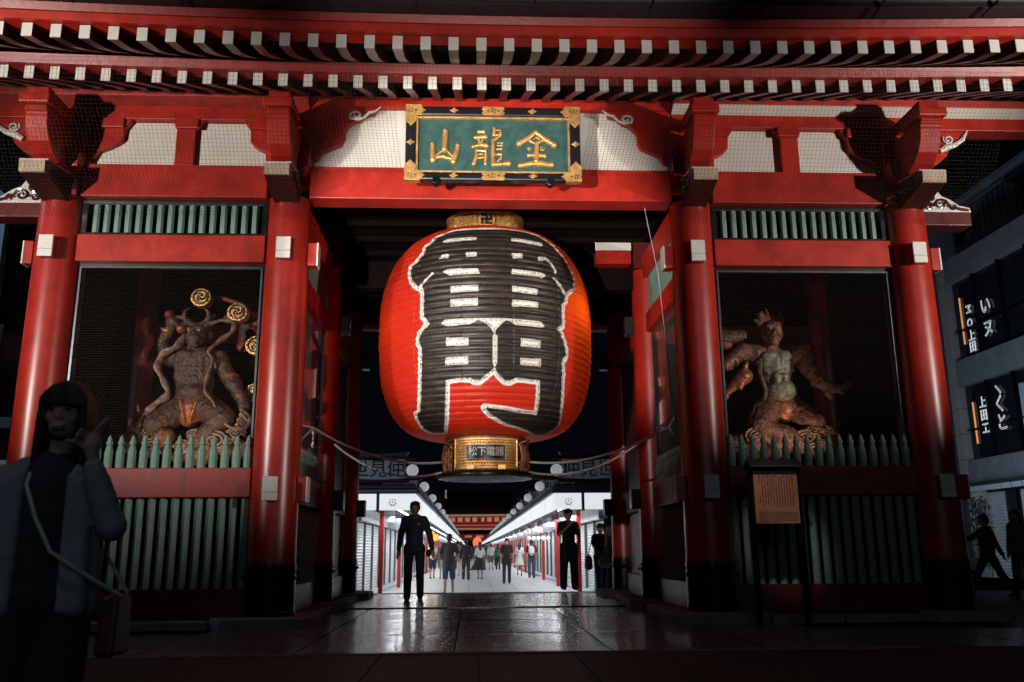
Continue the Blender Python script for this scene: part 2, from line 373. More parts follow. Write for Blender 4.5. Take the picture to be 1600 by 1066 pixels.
MB().box(-2.6, 2.6, .2, 6.0, 5.78, 5.82).build('ceiling_board', DARKW, gate)
for i in range(8): MB().box(-2.6, 2.6, .55+i*.7, .63+i*.7, 5.70, 5.78).build('ceiling_batten', DARKW, gate)
# hexagonal wire netting
def hexnet(a, b, z0, z1, rad=.0015, cell=.037, fn=None):
    m = MB(); dx = cell; dz = cell*.866*1.0; e = cell/math.sqrt(3)
    nz = int((z1-z0)/(1.5*e)); nx = int((b-a)/dx)
    def strip(p, q):
        d = Vector((q[0]-p[0], q[1]-p[1])); L = d.length; nrm = Vector((-d.y, d.x))/L*rad; n = len(m.v)
        for (px, pz) in (p, q):
            m.v += [(px+nrm.x, 0, pz+nrm.y), (px, -rad*1.4, pz), (px-nrm.x, 0, pz-nrm.y)]
        m.f += [(n, n+3, n+4, n+1), (n+1, n+4, n+5, n+2)]
    for j in range(nz):
        for i in range(nx):
            x = a+i*dx+(dx/2 if j % 2 else 0); z = z0+j*1.5*e
            A = (x, z+e/2); B = (x+dx/2, z+e); Cc = (x+dx, z+e/2); D = (x, z-e/2)
            if x+dx > b: continue
            strip(A, B); strip(B, Cc); strip(D, A)
    return m
for x0, x1 in ((CX[0], CX[1]), (CX[2], CX[3])):
    o = hexnet(x0+.32, x1-.32, 1.85, 4.35).build('wire_netting', WIRE, gate, loc=(0, -.01, 0), kind='stuff')
for s in (-1, 1):
    o = hexnet(.3, 2.6, 1.85, 4.2).build('wire_netting', WIRE, gate, loc=(s*2.60, 0, 0), rot=(0, 0, s*math.pi/2) if False else (0, 0, math.pi/2), kind='stuff')
# plaster field with struts and curved bracket arms (side bays)
for s in (-1, 1):
    X = lambda v: s*v
    def pr(poly, y0, y1, name, m, bev=.008):
        MB().prism([(X(p[0]), p[1]) for p in poly], y0, y1, 'y').build(name, m, gate, bevel=bev)
    a, b = sorted((X(2.85), X(5.27)))
    MB().box(a, b, -.06, .0, 5.70, 6.33).build('plaster_panel', PLAST, gate)
    inner = [(2.62, 5.80), (2.84, 5.80), (2.90, 5.885), (3.02, 5.93), (3.10, 5.985), (3.145, 6.04), (3.155, 6.20), (3.23, 6.31), (3.23, 6.335), (2.62, 6.335)]
    pr(inner, -.15, -.06, 'bracket_arm', REDF)
    outer = [(5.5, 5.80), (5.13, 5.80), (5.07, 5.885), (4.95, 5.93), (4.85, 5.985), (4.79, 6.04), (4.77, 6.20), (4.69, 6.31), (4.69, 6.335), (5.5, 6.335)]
    pr(outer, -.15, -.06, 'bracket_arm', REDF)
    pr([(3.86, 5.70), (4.10, 5.70), (4.10, 6.21), (4.16, 6.31), (4.16, 6.335), (3.77, 6.335), (3.77, 6.31), (3.86, 6.21)], -.15, -.06, 'strut', REDF)
    for c in (3.01, 3.965, 4.91):
        MB().box(X(c)-.145 if s > 0 else X(c)-.145, X(c)+.145, -.20, -.151, 6.20, 6.335).build('bearing_block', REDF, gate, bevel=.012)
    a, b = sorted((X(2.4), X(7.4)))
    MB().box(a, b, -.165, .1, 6.335, 6.53).build('wall_beam', REDF, gate, bevel=.01)
    MB().prism([(-.0, 6.545), (-.30, 6.60), (-.32, 6.70), (0, 6.70)], a, b, 'x').build('purlin', REDF, gate, bevel=.006)
    MB().prism([(-.14, 6.533), (-.305, 6.595), (-.305, 6.585), (-.14, 6.50)], a, b, 'x').build('highlight_strip', PLAST if s > 0 else REDW, gate)  # purlin's grazing highlight put into the strip's colour, white on the right
    for c in (3.3, 3.62, 4.35, 4.62):
        pass
# centre bay
MB().box(-2.35, 2.35, -.17, .16, 5.26, 5.70).build('tie_beam', REDF, gate, bevel=.012)
MB().box(-2.35, 2.35, -.06, .0, 5.70, 6.56).build('plaster_panel', PLAST, gate)
MB().box(-2.4, 2.4, -.165, .1, 6.56, 6.70).build('wall_beam', REDF, gate)
for s in (-1, 1):
    poly = [(2.62, 5.80), (2.28, 5.80), (2.22, 5.90), (2.10, 5.96), (1.97, 6.02), (1.935, 6.10), (1.93, 6.22), (1.88, 6.29), (1.82, 6.34), (1.74, 6.37), (1.66, 6.44), (1.55, 6.47), (1.53, 6.558), (2.62, 6.558)]
    MB().prism([(s*p[0], p[1]) for p in poly], -.15, -.06, 'y').build('bracket_arm', REDF, gate, bevel=.008)
    # white scroll carving
    pts = []
    for k in range(26):
        t = k/25; ang = -.6+t*7.2; rr = .085*(1-t*.78); pts.append((s*(1.79+rr*math.cos(ang)*1.0), -.17, 6.43+rr*math.sin(ang)*.75))
    m = MB().tube(pts, .016, 6); m.tube([(s*1.87, -.17, 6.39), (s*1.76, -.17, 6.37), (s*1.68, -.17, 6.40), (s*1.62, -.17, 6.47), (s*1.54, -.17, 6.49), (s*1.47, -.17, 6.555)], [.02, .02, .018, .018, .015, .008], 6)
    m.build('scroll_carving', WHITE, gate, smooth=True)
# capitals, noses and arms over each front column
NOSE = mat('blackish_red_nose', (.045, .007, .006), .45, var=.4)
def nose(x, mirror, corner=False):
    # projecting carved beam nose seen from below
    poly = [(-.15, 5.19), (-.27, 5.19), (-.86, 5.235), (-.88, 5.35), (-.80, 5.43), (-.5, 5.50), (-.15, 5.50)]
    poly = [(-.15, 5.16), (-.28, 5.16), (-.84, 5.27), (-.86, 5.42), (-.70, 5.465), (-.15, 5.50)]
    n = MB().prism([(p[0], p[1]) for p in poly], x-.155, x+.155, 'x').build('beam_nose', NOSE, gate, bevel=.008)
    MB().prism([(-.848, 5.275), (-.868, 5.275), (-.884, 5.415), (-.864, 5.42)], x-.15, x+.15, 'x').build('nose_cap', TAN, n)
    MB().prism([(-.85, 5.43), (-.85, 5.445), (-.20, 5.53), (-.20, 5.515)], x-.17, x+.17, 'x').build('nose_top', PLAST, n)
    for sx in (-1, 1):
        m = MB()
        for (cy, cz, r0) in ((-.62, 5.34, .075), (-.42, 5.32, .07), (-.52, 5.42, .04), (-.3, 5.38, .05)):
            pts = [(x+sx*.162, cy+r0*(1-k/22)*math.cos(k*.55), cz+r0*(1-k/22)*math.sin(k*.55)) for k in range(20)]
            m.tube(pts, .013, 5)
        m.build('scroll_carving', BLACKW if True else WHITE, n)
for x in CX:
    nose(x, 1)
    # dish-shaped block, then block, then projecting curved arm
    d = MB(); prof = [(.20, 5.50), (.20, 5.53), (.285, 5.62), (.285, 5.80), (.0, 5.80)]
    bl = MB(); n0 = 0
    for (h, z) in ((.21, 5.51), (.275, 5.61), (.275, 5.80)):
        bl.v += [(x-h, -h-.06, z), (x+h, -h-.06, z), (x+h, h, z), (x-h, h, z)]
    for lv in range(2):
        for q in range(4): bl.f.append((lv*4+q, lv*4+(q+1) % 4, lv*4+4+(q+1) % 4, lv*4+4+q))
    bl.f += [(3, 2, 1, 0), (8, 9, 10, 11)]
    bl.build('bearing_block', REDF, gate, bevel=.01)
    arm = [(0, 5.801), (-.34, 5.801)]
    for k in range(9):
        t = math.pi/2*k/8; arm.append((-.34-.62*math.sin(t), 5.58+.5*(1-math.cos(t))+.02*k/8))
    arm = [(0, 5.801), (-.335, 5.801), (-.34, 5.56), (-.50, 5.55), (-.66, 5.60), (-.80, 5.70), (-.89, 5.83), (-.92, 5.97), (-.92, 6.01), (-.96, 6.045), (-.96, 6.10), (0, 6.10)]
    MB().prism(arm, x-.135, x+.135, 'x').build('projecting_arm', RED, gate, bevel=.012)
    MB().box(x-.18, x+.18, -1.03, -.55, 6.102, 6.215).build('bearing_block', REDF, gate, bevel=.015)
    MB().box(x-.13, x+.13, -.95, 0, 6.217, 6.34).build('projecting_arm', REDF, gate, bevel=.01)
    MB().box(x-.27, x+.27, -.21, .1, 5.802, 6.33).build('capital_block', REDF, gate, bevel=.01)
    for y in CY[1:]:
        MB().box(x-.27, x+.27, y-.27, y+.27, 5.27, 5.7).build('bearing_block', REDD, gate)
# beams outside the corners with carved cloud ends
for s in (-1, 1):
    for (z0, z1, xe) in ((5.16, 5.20, 6.25),):
        MB().box(*sorted((s*5.7, s*6.35)), -.14, .14, 4.98, 5.17).build('corner_nose', REDD, gate, bevel=.01)
    poly = [(5.68, 5.17), (6.38, 5.17), (6.36, 5.24), (6.22, 5.27), (6.10, 5.36), (6.0, 5.40), (5.93, 5.50), (5.84, 5.52), (5.78, 5.44), (5.70, 5.40)]
    cl = MB().prism([(s*p[0], p[1]) for p in poly], -.12, .12, 'y').build('cloud_carving', WHITE, gate, bevel=.01)
    m = MB(); mk = MB()
    for (cx_, cz, r0, dr) in ((5.97, 5.28, .085, 1), (5.83, 5.37, .06, -1), (5.80, 5.25, .055, 1), (6.12, 5.24, .045, -1)):
        for mm, off in ((m, 0), (mk, .028)):
            pts = [(s*(cx_+dr*(r0+off)*(1-k/24)*math.cos(k*.5)), -.125-(.004 if off else .006), cz+(r0+off)*.8*(1-k/24)*math.sin(k*.5)) for k in range(20)]
            mm.tube(pts, .011 if not off else .006, 5)
    for k in range(3):
        m.tube([(s*(6.05+.02*k), -.128, 5.30-.03*k), (s*(6.2+.02*k), -.128, 5.235-.02*k), (s*6.34, -.128, 5.21-.01*k)], .007, 5)
    m.build('scroll_inlay', REDD, cl); mk.build('scroll_line', BLACKW, cl)
    # upper corner arm with small cloud
    poly = [(5.5, 5.802), (5.85, 5.802), (6.0, 5.86), (6.12, 5.96), (6.2, 6.1), (6.26, 6.2), (6.4, 6.26), (6.5, 6.334), (5.5, 6.334)]
    MB().prism([(s*p[0], p[1]) for p in poly], -.15, .12, 'y').build('bracket_arm', REDF, gate, bevel=.01)
    pts = [(s*(6.16+.075*(1-k/24)*math.cos(k*.5+2.5)), -.17, 6.20+.07*(1-k/24)*math.sin(k*.5+2.5)) for k in range(20)]
    m = MB().tube(pts, .013, 5); m.tube([(s*6.02, -.17, 6.02), (s*6.12, -.17, 6.08), (s*6.25, -.17, 6.12), (s*6.36, -.17, 6.2), (s*6.44, -.17, 6.33)], [.035, .045, .035, .03, .01], 6)
    m.build('scroll_carving', WHITE, gate, smooth=True)
# white capped tie-beam ends on the column faces
for x, dx in ((-5.5, .02), (-2.618, .02), (2.618, -.02), (5.5, -.03)):
    for z in (4.385, 1.43):
        zz = z
        o = MB().box(x+dx-.085, x+dx+.085, -.36, -.25, zz, zz+.27).build('beam_end', REDF, gate)
        MB().box(x+dx-.088, x+dx+.088, -.385, -.355, zz-.003, zz+.09).build('white_cap', WHITE, o, bevel=.004)
        MB().box(x+dx-.088, x+dx+.088, -.385, -.355, zz+.094, zz+.273).build('white_cap', WHITE, o, bevel=.004)
for sx in (-1, 1):
    for x in (2.618, 5.5):
        for z0 in (4.38, 1.42):
            for si in ((-1,) if x < 3 else (1,)):
                xx = sx*x + sx*si*.27
                x2 = xx+sx*si*.11
                a, b = sorted((xx, x2)); o = MB().box(a, b, -.09, .09, z0, z0+.30).build('beam_end', RED, gate, bevel=.006)
                a, b = sorted((x2+sx*si*.002, x2+sx*si*.02)); MB().box(a, b, -.092, .092, z0, z0+.30).build('white_cap', WHITE, o)
# passage cross beams and rear beams
MB().box(-2.35, 2.35, 2.78, 3.02, 4.95, 5.4).build('cross_beam', DARKW, gate)
MB().box(-2.35, 2.35, 5.6, 5.8, 5.02, 5.12).build('cross_beam', STEEL, gate)
MB().box(-2.35, 2.35, 5.58, 5.82, 5.12, 5.6).build('cross_beam', DARKW, gate)
for s in (-1, 1):
    MB().box(*sorted((s*2.3, s*1.73)), 2.55, 2.78, 5.31, 5.53).build('beam_nose', REDF, gate, bevel=.01) if s > 0 else None
    if s > 0: MB().box(1.72, 2.30, 2.53, 2.549, 5.53, 5.66).build('nose_cap', WHITE, gate)
    MB().box(*sorted((s*2.33, s*1.77)), 5.35, 5.58, 4.92, 5.02).build('nose_cap', WHITE, gate)
    for y in (2.9, 5.7):
        for z0 in (4.2, 1.45):
            a, b = sorted((s*2.35, s*2.2)); MB().box(a, b, y-.1, y+.1, z0, z0+.3).build('beam_end', BLACKW, gate, bevel=.01)
# rafters
RAFT = mat('brown_red_rafter', (.085, .022, .018), .34, var=.4, scale=6, bump=.1)
def curve(x): return .0021*x*x+.00003*abs(x)**3
lo = MB(); L1 = []
prof_l = [(0.35, 6.93), (-.6, 6.52), (-1.5, 6.07)]
def rafter_mesh(pts, w, h, name):
    m = MB(); k = len(pts)
    for (y, z) in pts: m.v += [(-w/2, y, z), (w/2, y, z), (w/2, y, z+h), (-w/2, y, z+h)]
    for i in range(k-1):
        for q in range(4): m.f.append((i*4+q, i*4+(q+1) % 4, i*4+4+(q+1) % 4, i*4+4+q)[::-1])
    m.f += [(0, 1, 2, 3), ((k-1)*4+3, (k-1)*4+2, (k-1)*4+1, (k-1)*4)]
    me = m.mesh(name); bm = bmesh.new(); bm.from_mesh(me); bmesh.ops.recalc_face_normals(bm, faces=bm.faces); bm.to_mesh(me); bm.free(); return me
lr = rafter_mesh([(.35, 6.82), (-.5, 6.55), (-1.5, 6.08)], .10, .15, 'base_rafter'); lr.materials.append(RAFT)
ur = rafter_mesh([(-1.2, 6.47), (-1.62, 6.335), (-2.05, 6.10), (-2.4, 5.93), (-2.75, 5.82)], .10, .14, 'flying_rafter'); ur.materials.append(RAFT)
lc = MB().box(-.052, .052, -1.512, -1.4985, 6.078, 6.232).mesh('rafter_cap'); lc.materials.append(WHITE)
uc = MB().box(-.052, .052, -2.762, -2.7485, 5.818, 5.962).mesh('rafter_cap'); uc.materials.append(WHITE)
for k in range(-25, 26):
    x = -.152+.2876*k; c = curve(x)+.0015*x
    o = place('base_rafter', lr, None, gate, loc=(x, 0, c)); place('rafter_cap', lc, None, o)
    x = -.171+.2845*k; c = .0033*x*x
    o = place('flying_rafter', ur, None, gate, loc=(x, 0, c)); place('rafter_cap', uc, None, o)
def eave(name, y0, y1, z0, z1, m, cf, step=.72, bev=.006, joints=False):
    n = 20; xs_ = [-7.5+15*i/n for i in range(n+1)]; mb = MB()
    for x in xs_:
        c = cf(x); mb.v += [(x, y0, z0+c), (x, y1, z0+c), (x, y1, z1+c), (x, y0, z1+c)]
    for i in range(n):
        for q in range(4): mb.f.append((i*4+q, i*4+4+q, i*4+4+(q+1) % 4, i*4+(q+1) % 4))
    mb.f += [(0, 1, 2, 3), (n*4+3, n*4+2, n*4+1, n*4)]
    return mb.build(name, m, gate, bevel=bev)
c1 = lambda x: curve(x)+.0015*x
c2 = lambda x: .0033*x*x
def eavep(name, poly, m, cf):
    n = 24; mb = MB(); k = len(poly)
    for i in range(n+1):
        x = -7.5+15*i/n; c = cf(x)
        for (y, z) in poly: mb.v.append((x, y, z+c))
    for i in range(n):
        for q in range(k): mb.f.append((i*k+q, i*k+k+q, i*k+k+(q+1) % k, i*k+(q+1) % k))
    mb.f += [tuple(range(k)), tuple(n*k+q for q in range(k))[::-1]]
    me = mb.mesh(name); bm = bmesh.new(); bm.from_mesh(me); bmesh.ops.recalc_face_normals(bm, faces=bm.faces); bm.to_mesh(me); bm.free()
    return place(name, me, m, gate)
GLR = mat('glossy_red_batten', (.34, .022, .015), .42, var=.3, scale=5, bump=.2, bscale=16, spec=.35, rvar=.08, dirt=.5)
eavep('eave_batten', [(-1.36, 6.235), (-1.575, 6.235), (-1.600, 6.283), (-1.36, 6.283)], GLR, c1)
eavep('eave_batten', [(-1.36, 6.286), (-1.59, 6.286), (-1.617, 6.334), (-1.36, 6.334)], GLR, c1)
eavep('eave_fascia', [(-2.6, 5.965), (-2.83, 5.965), (-2.85, 6.045), (-2.6, 6.045)], REDF, c2)
eavep('eave_fascia', [(-2.6, 6.048), (-2.87, 6.048), (-2.91, 6.115), (-2.6, 6.115)], GLR, c2)
eavep('roof_edge', [(-2.5, 6.12), (-3.1, 6.12), (-3.12, 6.18), (-2.5, 6.18)], ROOFM, c2)
# soffit boards over the rafters
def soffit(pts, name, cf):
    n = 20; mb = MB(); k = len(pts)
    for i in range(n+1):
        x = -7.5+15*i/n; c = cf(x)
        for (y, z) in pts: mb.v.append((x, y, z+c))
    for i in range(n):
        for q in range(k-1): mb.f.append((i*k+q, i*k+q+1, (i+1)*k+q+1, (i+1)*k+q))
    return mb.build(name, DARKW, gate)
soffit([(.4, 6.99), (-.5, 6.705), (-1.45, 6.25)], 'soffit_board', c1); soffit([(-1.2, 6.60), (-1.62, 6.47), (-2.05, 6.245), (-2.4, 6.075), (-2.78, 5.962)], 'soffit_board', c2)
# gutter with straps and the tiled roof above it
gm = MB(); n = 24
for i in range(n+1):
    x = -7.5+15*i/n; c = c2(x)
    for t in range(9): a = math.pi*t/8; gm.v.append((x, -3.17+.075*math.cos(a), 6.165+c-.075*math.sin(a)))
for i in range(n):
    for t in range(8): gm.f.append((i*9+t, i*9+t+1, i*9+t+10, i*9+t+9))
gm.build('gutter', ROOFM, gate, smooth=True)
for k in range(-4, 6):
    x = .35+1.16*k; MB().box(x-.012, x+.012, -3.27, -2.98, 6.07+c2(x), 6.088+c2(x)).build('gutter_strap', IRON, gate)
rm = MB(); rm.v = [(-7.6, -3.15, 6.35), (7.6, -3.15, 6.35), (6.2, 3, 10.2), (-6.2, 3, 10.2), (-7.6, 9, 6.35), (7.6, 9, 6.35)]; rm.f = [(0, 1, 2, 3), (3, 2, 5, 4), (1, 5, 2), (0, 3, 4)]
rm.build('roof', ROOFM, gate)
tm = MB().tube([(0, -3.2, 6.40), (0, 3, 10.27)], .07, 6).mesh('roof_tile_row')
for k in range(-24, 25): place('roof_tile_row', tm, ROOFM, gate, loc=(k*.3, 0, c2(k*.3)*.0))
# square bird netting over eaves and plaster
def birdnet(x0, x1, prof, step=.048, rad=.0015, zlo=None):
    m = MB(); 
    def seg(p, q):
        p, q = Vector(p), Vector(q); d = (q-p).normalized(); a = d.cross(Vector((0, -1, .3))).normalized()*rad; n = len(m.v)
        b = Vector((0, -rad, 0))
        for s_ in (p, q): m.v += [tuple(s_+a), tuple(s_+b), tuple(s_-a)]
        m.f += [(n, n+3, n+4, n+1), (n+1, n+4, n+5, n+2)]
    k = int((x1-x0)/step)
    for i in range(k+1):
        x = x0+i*step
        for p, q in zip(prof, prof[1:]): seg((x, p[0], p[1]), (x, q[0], q[1]))
    for p, q in zip(prof, prof[1:]):
        L = math.hypot(q[0]-p[0], q[1]-p[1]); kk = max(1, int(L/step))
        for j in range(kk):
            t = j/kk; y = p[0]+(q[0]-p[0])*t; z = p[1]+(q[1]-p[1])*t; seg((x0, y, z), (x1, y, z))
    return m
PN = [(-1.66, 6.33), (-1.64, 6.02), (-1.22, 5.66), (-.97, 5.30), (-.37, 4.90)]
PN2 = [(-1.66, 6.33), (-1.64, 6.02), (-1.0, 5.76), (-.20, 5.60)]
for a, b, pn in ((-6.2, -2.33, PN), (-2.33, -1.15, PN2), (1.15, 2.33, PN2), (2.33, 6.2, PN)):
    birdnet(a, b, pn).build('bird_net', NETM, gate, kind='stuff')
birdnet(-1.15, 1.15, [(-1.66, 6.33), (-1.64, 6.02)]).build('bird_net', NETM, gate, kind='stuff')
# ------------------------------------------------------------------ the great lantern
LBLOB = [[0.072,5.198],[-0.356,5.206],[-0.469,5.174],[-0.596,5.102],[-0.588,5.047],[-0.673,4.968],[-0.649,4.876],[-0.69,4.792],[-0.719,4.715],[-0.779,4.685],[-0.768,4.58],[-0.733,4.47],[-0.675,4.38],[-0.629,4.336],[-0.584,4.3],[-0.573,4.174],[-0.573,4.021],[-0.573,3.915],[-0.506,3.794],[-0.56,3.73],[-0.606,3.657],[-0.62,3.557],[-0.595,3.494],[-0.596,3.378],[-0.612,3.165],[-0.644,2.959],[-0.697,2.787],[-0.753,2.686],[-0.754,2.672],[-0.836,2.644],[-0.87,2.571],[-0.921,2.49],[-0.934,2.439],[-0.731,2.427],[-0.497,2.549],[-0.415,2.762],[-0.378,3.027],[-0.247,3.047],[-0.149,3.042],[-0.111,3.007],[-0.072,3.006],[-0.014,3.073],[0.043,3.143],[0.064,3.178],[0.099,3.089],[0.159,3.009],[0.2,3.004],[0.258,3.049],[0.495,3.038],[0.515,2.902],[0.542,2.742],[0.571,2.612],[0.402,2.618],[0.153,2.652],[-0.017,2.675],[-0.009,2.663],[0.035,2.601],[0.234,2.502],[0.447,2.466],[0.7,2.438],[0.983,2.42],[1.101,2.423],[1.061,2.453],[1.048,2.521],[0.974,2.583],[0.874,2.687],[0.814,2.811],[0.752,3.069],[0.74,3.203],[0.733,3.19],[0.72,3.348],[0.764,3.417],[0.761,3.491],[0.723,3.617],[0.694,3.7],[0.649,3.772],[0.709,3.825],[0.711,3.932],[0.711,4.086],[0.71,4.112],[0.761,4.206],[0.765,4.27],[0.803,4.331],[0.902,4.431],[0.949,4.565],[0.944,4.664],[0.915,4.79],[0.878,4.916],[0.822,4.986],[0.811,5.058],[0.73,5.126],[0.648,5.203],[0.514,5.223],[0.32,5.223],[0.075,5.216]]
LMARK = [[[-0.475,5.014],[-0.428,5.054],[-0.11,5.037],[-0.107,4.99],[-0.425,4.988]],[[-0.462,4.719],[-0.429,4.78],[-0.373,4.777],[-0.361,4.714]],[[-0.197,4.778],[-0.1,4.771],[-0.098,4.714],[-0.189,4.713]],[[-0.399,4.51],[-0.363,4.532],[-0.085,4.523],[-0.066,4.445],[-0.332,4.445]],[[-0.312,4.285],[-0.079,4.281],[-0.078,4.193],[-0.315,4.189]],[[-0.314,4.095],[-0.083,4.092],[-0.083,3.994],[-0.313,3.997]],[[-0.64,4.338],[-0.624,4.365],[-0.509,4.524],[-0.492,4.507],[-0.594,4.373],[-0.602,4.312]],[[0.262,5.046],[0.625,5.056],[0.625,5.007],[0.585,4.978],[0.253,4.984]],[[0.236,4.774],[0.34,4.785],[0.328,4.712],[0.242,4.703]],[[0.509,4.777],[0.596,4.794],[0.652,4.742],[0.69,4.653],[0.693,4.573],[0.672,4.576],[0.642,4.696],[0.587,4.756],[0.529,4.718],[0.5,4.714]],[[0.227,4.528],[0.521,4.518],[0.553,4.498],[0.509,4.45],[0.215,4.456]],[[0.219,4.278],[0.451,4.27],[0.445,4.192],[0.214,4.202]],[[0.217,4.088],[0.452,4.087],[0.45,4.006],[0.211,4.0]],[[0.65,4.499],[0.722,4.416],[0.778,4.314],[0.781,4.275],[0.752,4.282],[0.698,4.392],[0.632,4.482]],[[-0.341,3.734],[-0.397,3.776],[-0.362,3.822],[-0.105,3.822],[-0.062,3.821],[0.168,3.822],[0.479,3.817],[0.512,3.764],[0.489,3.744],[0.254,3.739],[0.206,3.786],[0.159,3.805],[0.112,3.742],[0.071,3.668],[0.062,3.61],[0.03,3.696],[-0.016,3.762],[-0.062,3.795],[-0.087,3.799],[-0.151,3.743]],[[0.048,3.581],[0.062,3.61],[0.083,3.582],[0.085,3.24],[0.064,3.171],[0.047,3.239]],[[-0.352,3.575],[-0.163,3.562],[-0.163,3.462],[-0.352,3.47]],[[-0.362,3.315],[-0.164,3.32],[-0.166,3.218],[-0.365,3.217]],[[0.288,3.568],[0.476,3.562],[0.475,3.463],[0.289,3.464]],[[0.292,3.309],[0.487,3.313],[0.485,3.216],[0.291,3.225]]]
LX, LY = -.057, 1.95
def lrad(z):
    z = np.asarray(z, float); t = np.where(z > 4, (z-4)/(5.422-4), (4-z)/(4-2.411)); p = np.where(z > 4, 2.30, 2.86)
    return .58+(1.56-.58)*np.clip(1-np.clip(t, 0, 1)**p, 0, 1)**(1/p)
lantern = thing('paper_lantern', 'giant red paper lantern with bold black and white lettering hanging in the gateway', 'lantern', (LX, LY, 0))
def lantern_body():
    # vertical stations equally spaced along the profile
    zz = np.linspace(2.411, 5.422, 4000); rr = lrad(zz); s = np.concatenate([[0], np.cumsum(np.hypot(np.diff(zz), np.diff(rr)))])
    NV = 440; sv = np.linspace(0, s[-1], NV); zv = np.interp(sv, s, zz); rv = np.interp(sv, s, rr)
    th = np.concatenate([np.linspace(-1.75, 1.75, 620), np.linspace(1.75, 2*math.pi-1.75, 90)[1:-1]]); NT = len(th)
    NR = 45.; ph = sv/s[-1]*NR; fr = ph-np.floor(ph)
    bul = (1-np.abs(2*fr-1)**2.2)*.0145                    # paper bulging between the hoops
    rid = np.floor(ph)
    rng = np.random.RandomState(5)
    tt, ss = np.meshgrid(th, sv); z = np.repeat(zv[:, None], NT, 1); r = np.repeat(rv[:, None], NT, 1)
    pan = (tt/(2*math.pi/14)+.5); pf_ = np.abs(pan-np.round(pan))  # vertical paper seams
    off = rng.uniform(.75, 1.15, (60, 15))[np.clip(rid.astype(int), 0, 59)[:, None], (np.floor(pan).astype(int) % 14)]
    seam = -.006*np.exp(-(pf_/.012)**2)
    wr = .0035*np.sin(tt*23+rid[:, None]*1.7)*np.sin(tt*7+rid[:, None]*.9)
    r = r+bul[:, None]*off+seam+wr*(bul[:, None]/.0145)
    V = np.stack([r*np.sin(tt), -r*np.cos(tt), z], 2).reshape(-1, 3)
    i = np.arange(NV-1)[:, None]*NT; j = np.arange(NT)[None, :]; j2 = (j+1) % NT
    F = np.stack([i+j, i+j2, i+NT+j2, i+NT+j], 2).reshape(-1, 4)
    me = bpy.data.meshes.new('paper_shell'); me.vertices.add(len(V)); me.vertices.foreach_set('co', V.ravel())
    me.loops.add(F.size); me.loops.foreach_set('vertex_index', F.ravel()); me.polygons.add(len(F))
    me.polygons.foreach_set('loop_start', np.arange(0, F.size, 4)); me.polygons.foreach_set('loop_total', np.full(len(F), 4)); me.update(calc_edges=True)
    me.polygons.foreach_set('use_smooth', np.ones(len(F), bool))
    # print: signed distance to the lettering outline
    m2x = (tt*rv[:, None]).ravel(); m2y = ss.ravel()
    def tomet(poly):
        p = np.array(poly); rp_ = lrad(p[:, 1]); return np.stack([p[:, 0]*rp_, np.interp(p[:, 1], zz, s)], 1)
    def sdf(poly, lim=.2):
        p = tomet(poly); q = np.roll(p, -1, 0); d2 = np.full(m2x.shape, 9.); ins = np.zeros(m2x.shape, bool)
        x0, x1, y0, y1 = p[:, 0].min()-lim, p[:, 0].max()+lim, p[:, 1].min()-lim, p[:, 1].max()+lim
        sel = np.where((m2x > x0) & (m2x < x1) & (m2y > y0) & (m2y < y1))[0]; X = m2x[sel]; Y = m2y[sel]; D = np.full(X.shape, 9.); I = np.zeros(X.shape, bool)
        for (ax, ay), (bx, by) in zip(p, q):
            dx, dy = bx-ax, by-ay; L = dx*dx+dy*dy+1e-12; t = np.clip(((X-ax)*dx+(Y-ay)*dy)/L, 0, 1)
            D = np.minimum(D, (X-ax-t*dx)**2+(Y-ay-t*dy)**2)
            c = (ay > Y) != (by > Y); I ^= c & (X < (bx-ax)*(Y-ay)/(by-ay+1e-12)+ax)
        d2[sel] = D; ins[sel] = I; d = np.sqrt(d2); d[ins] *= -1; return d
    d = sdf(LBLOB); dm = np.full(m2x.shape, 9.)
    for mk in LMARK: dm = np.minimum(dm, sdf(mk, .05))
    front = (np.abs(tt) < 1.75).ravel(); d[~front] = 9; dm[~front] = 9
    def sm(x, a, b): t = np.clip((x-a)/(b-a), 0, 1); return t*t*(3-2*t)
    ink = 1-sm(d, -.004, .004); band = 1-sm(d, .058, .065)
    grain = rng.uniform(0, 1, m2x.shape)
    stip = np.where(grain < .27, .05, .66)
    red = np.array([.66, .022, .011]); blk = np.array([.013, .011, .0105]); wht = np.array([.78, .74, .66])
    # grey stippled strip inside, white rim outside
    bandc = np.where((d < .036)[:, None], np.stack([stip]*3, 1)*np.array([1, .96, .9]), wht)
    col = red*(1-band[:, None])+bandc*band[:, None]
    col = col*(1-ink[:, None])+blk*ink[:, None]
    mm = (1-sm(dm, -.004, .004))*ink
    mcol = np.where((dm > -.030)[:, None], np.stack([stip]*3, 1)*np.array([1, .96, .9]), wht)
    col = col*(1-mm[:, None])+mcol*mm[:, None]
    rim = ((dm > -.007) & (dm < .003))*ink; col = col*(1-rim[:, None])+wht*.8*rim[:, None]
    # worn rub marks on the ink along hoops and seams
    wear = (rng.uniform(0, 1, m2x.shape) < .22) & (np.abs(fr-.5) > .38).repeat(NT) & (ink > .9) & (mm < .1)
    col[wear] = col[wear]*.6+np.array([.20, .15, .11])*.4
    a = me.color_attributes.new('print', 'FLOAT_COLOR', 'POINT'); c4 = np.ones((len(V), 4)); c4[:, :3] = col; a.data.foreach_set('color', c4.ravel())
    return me
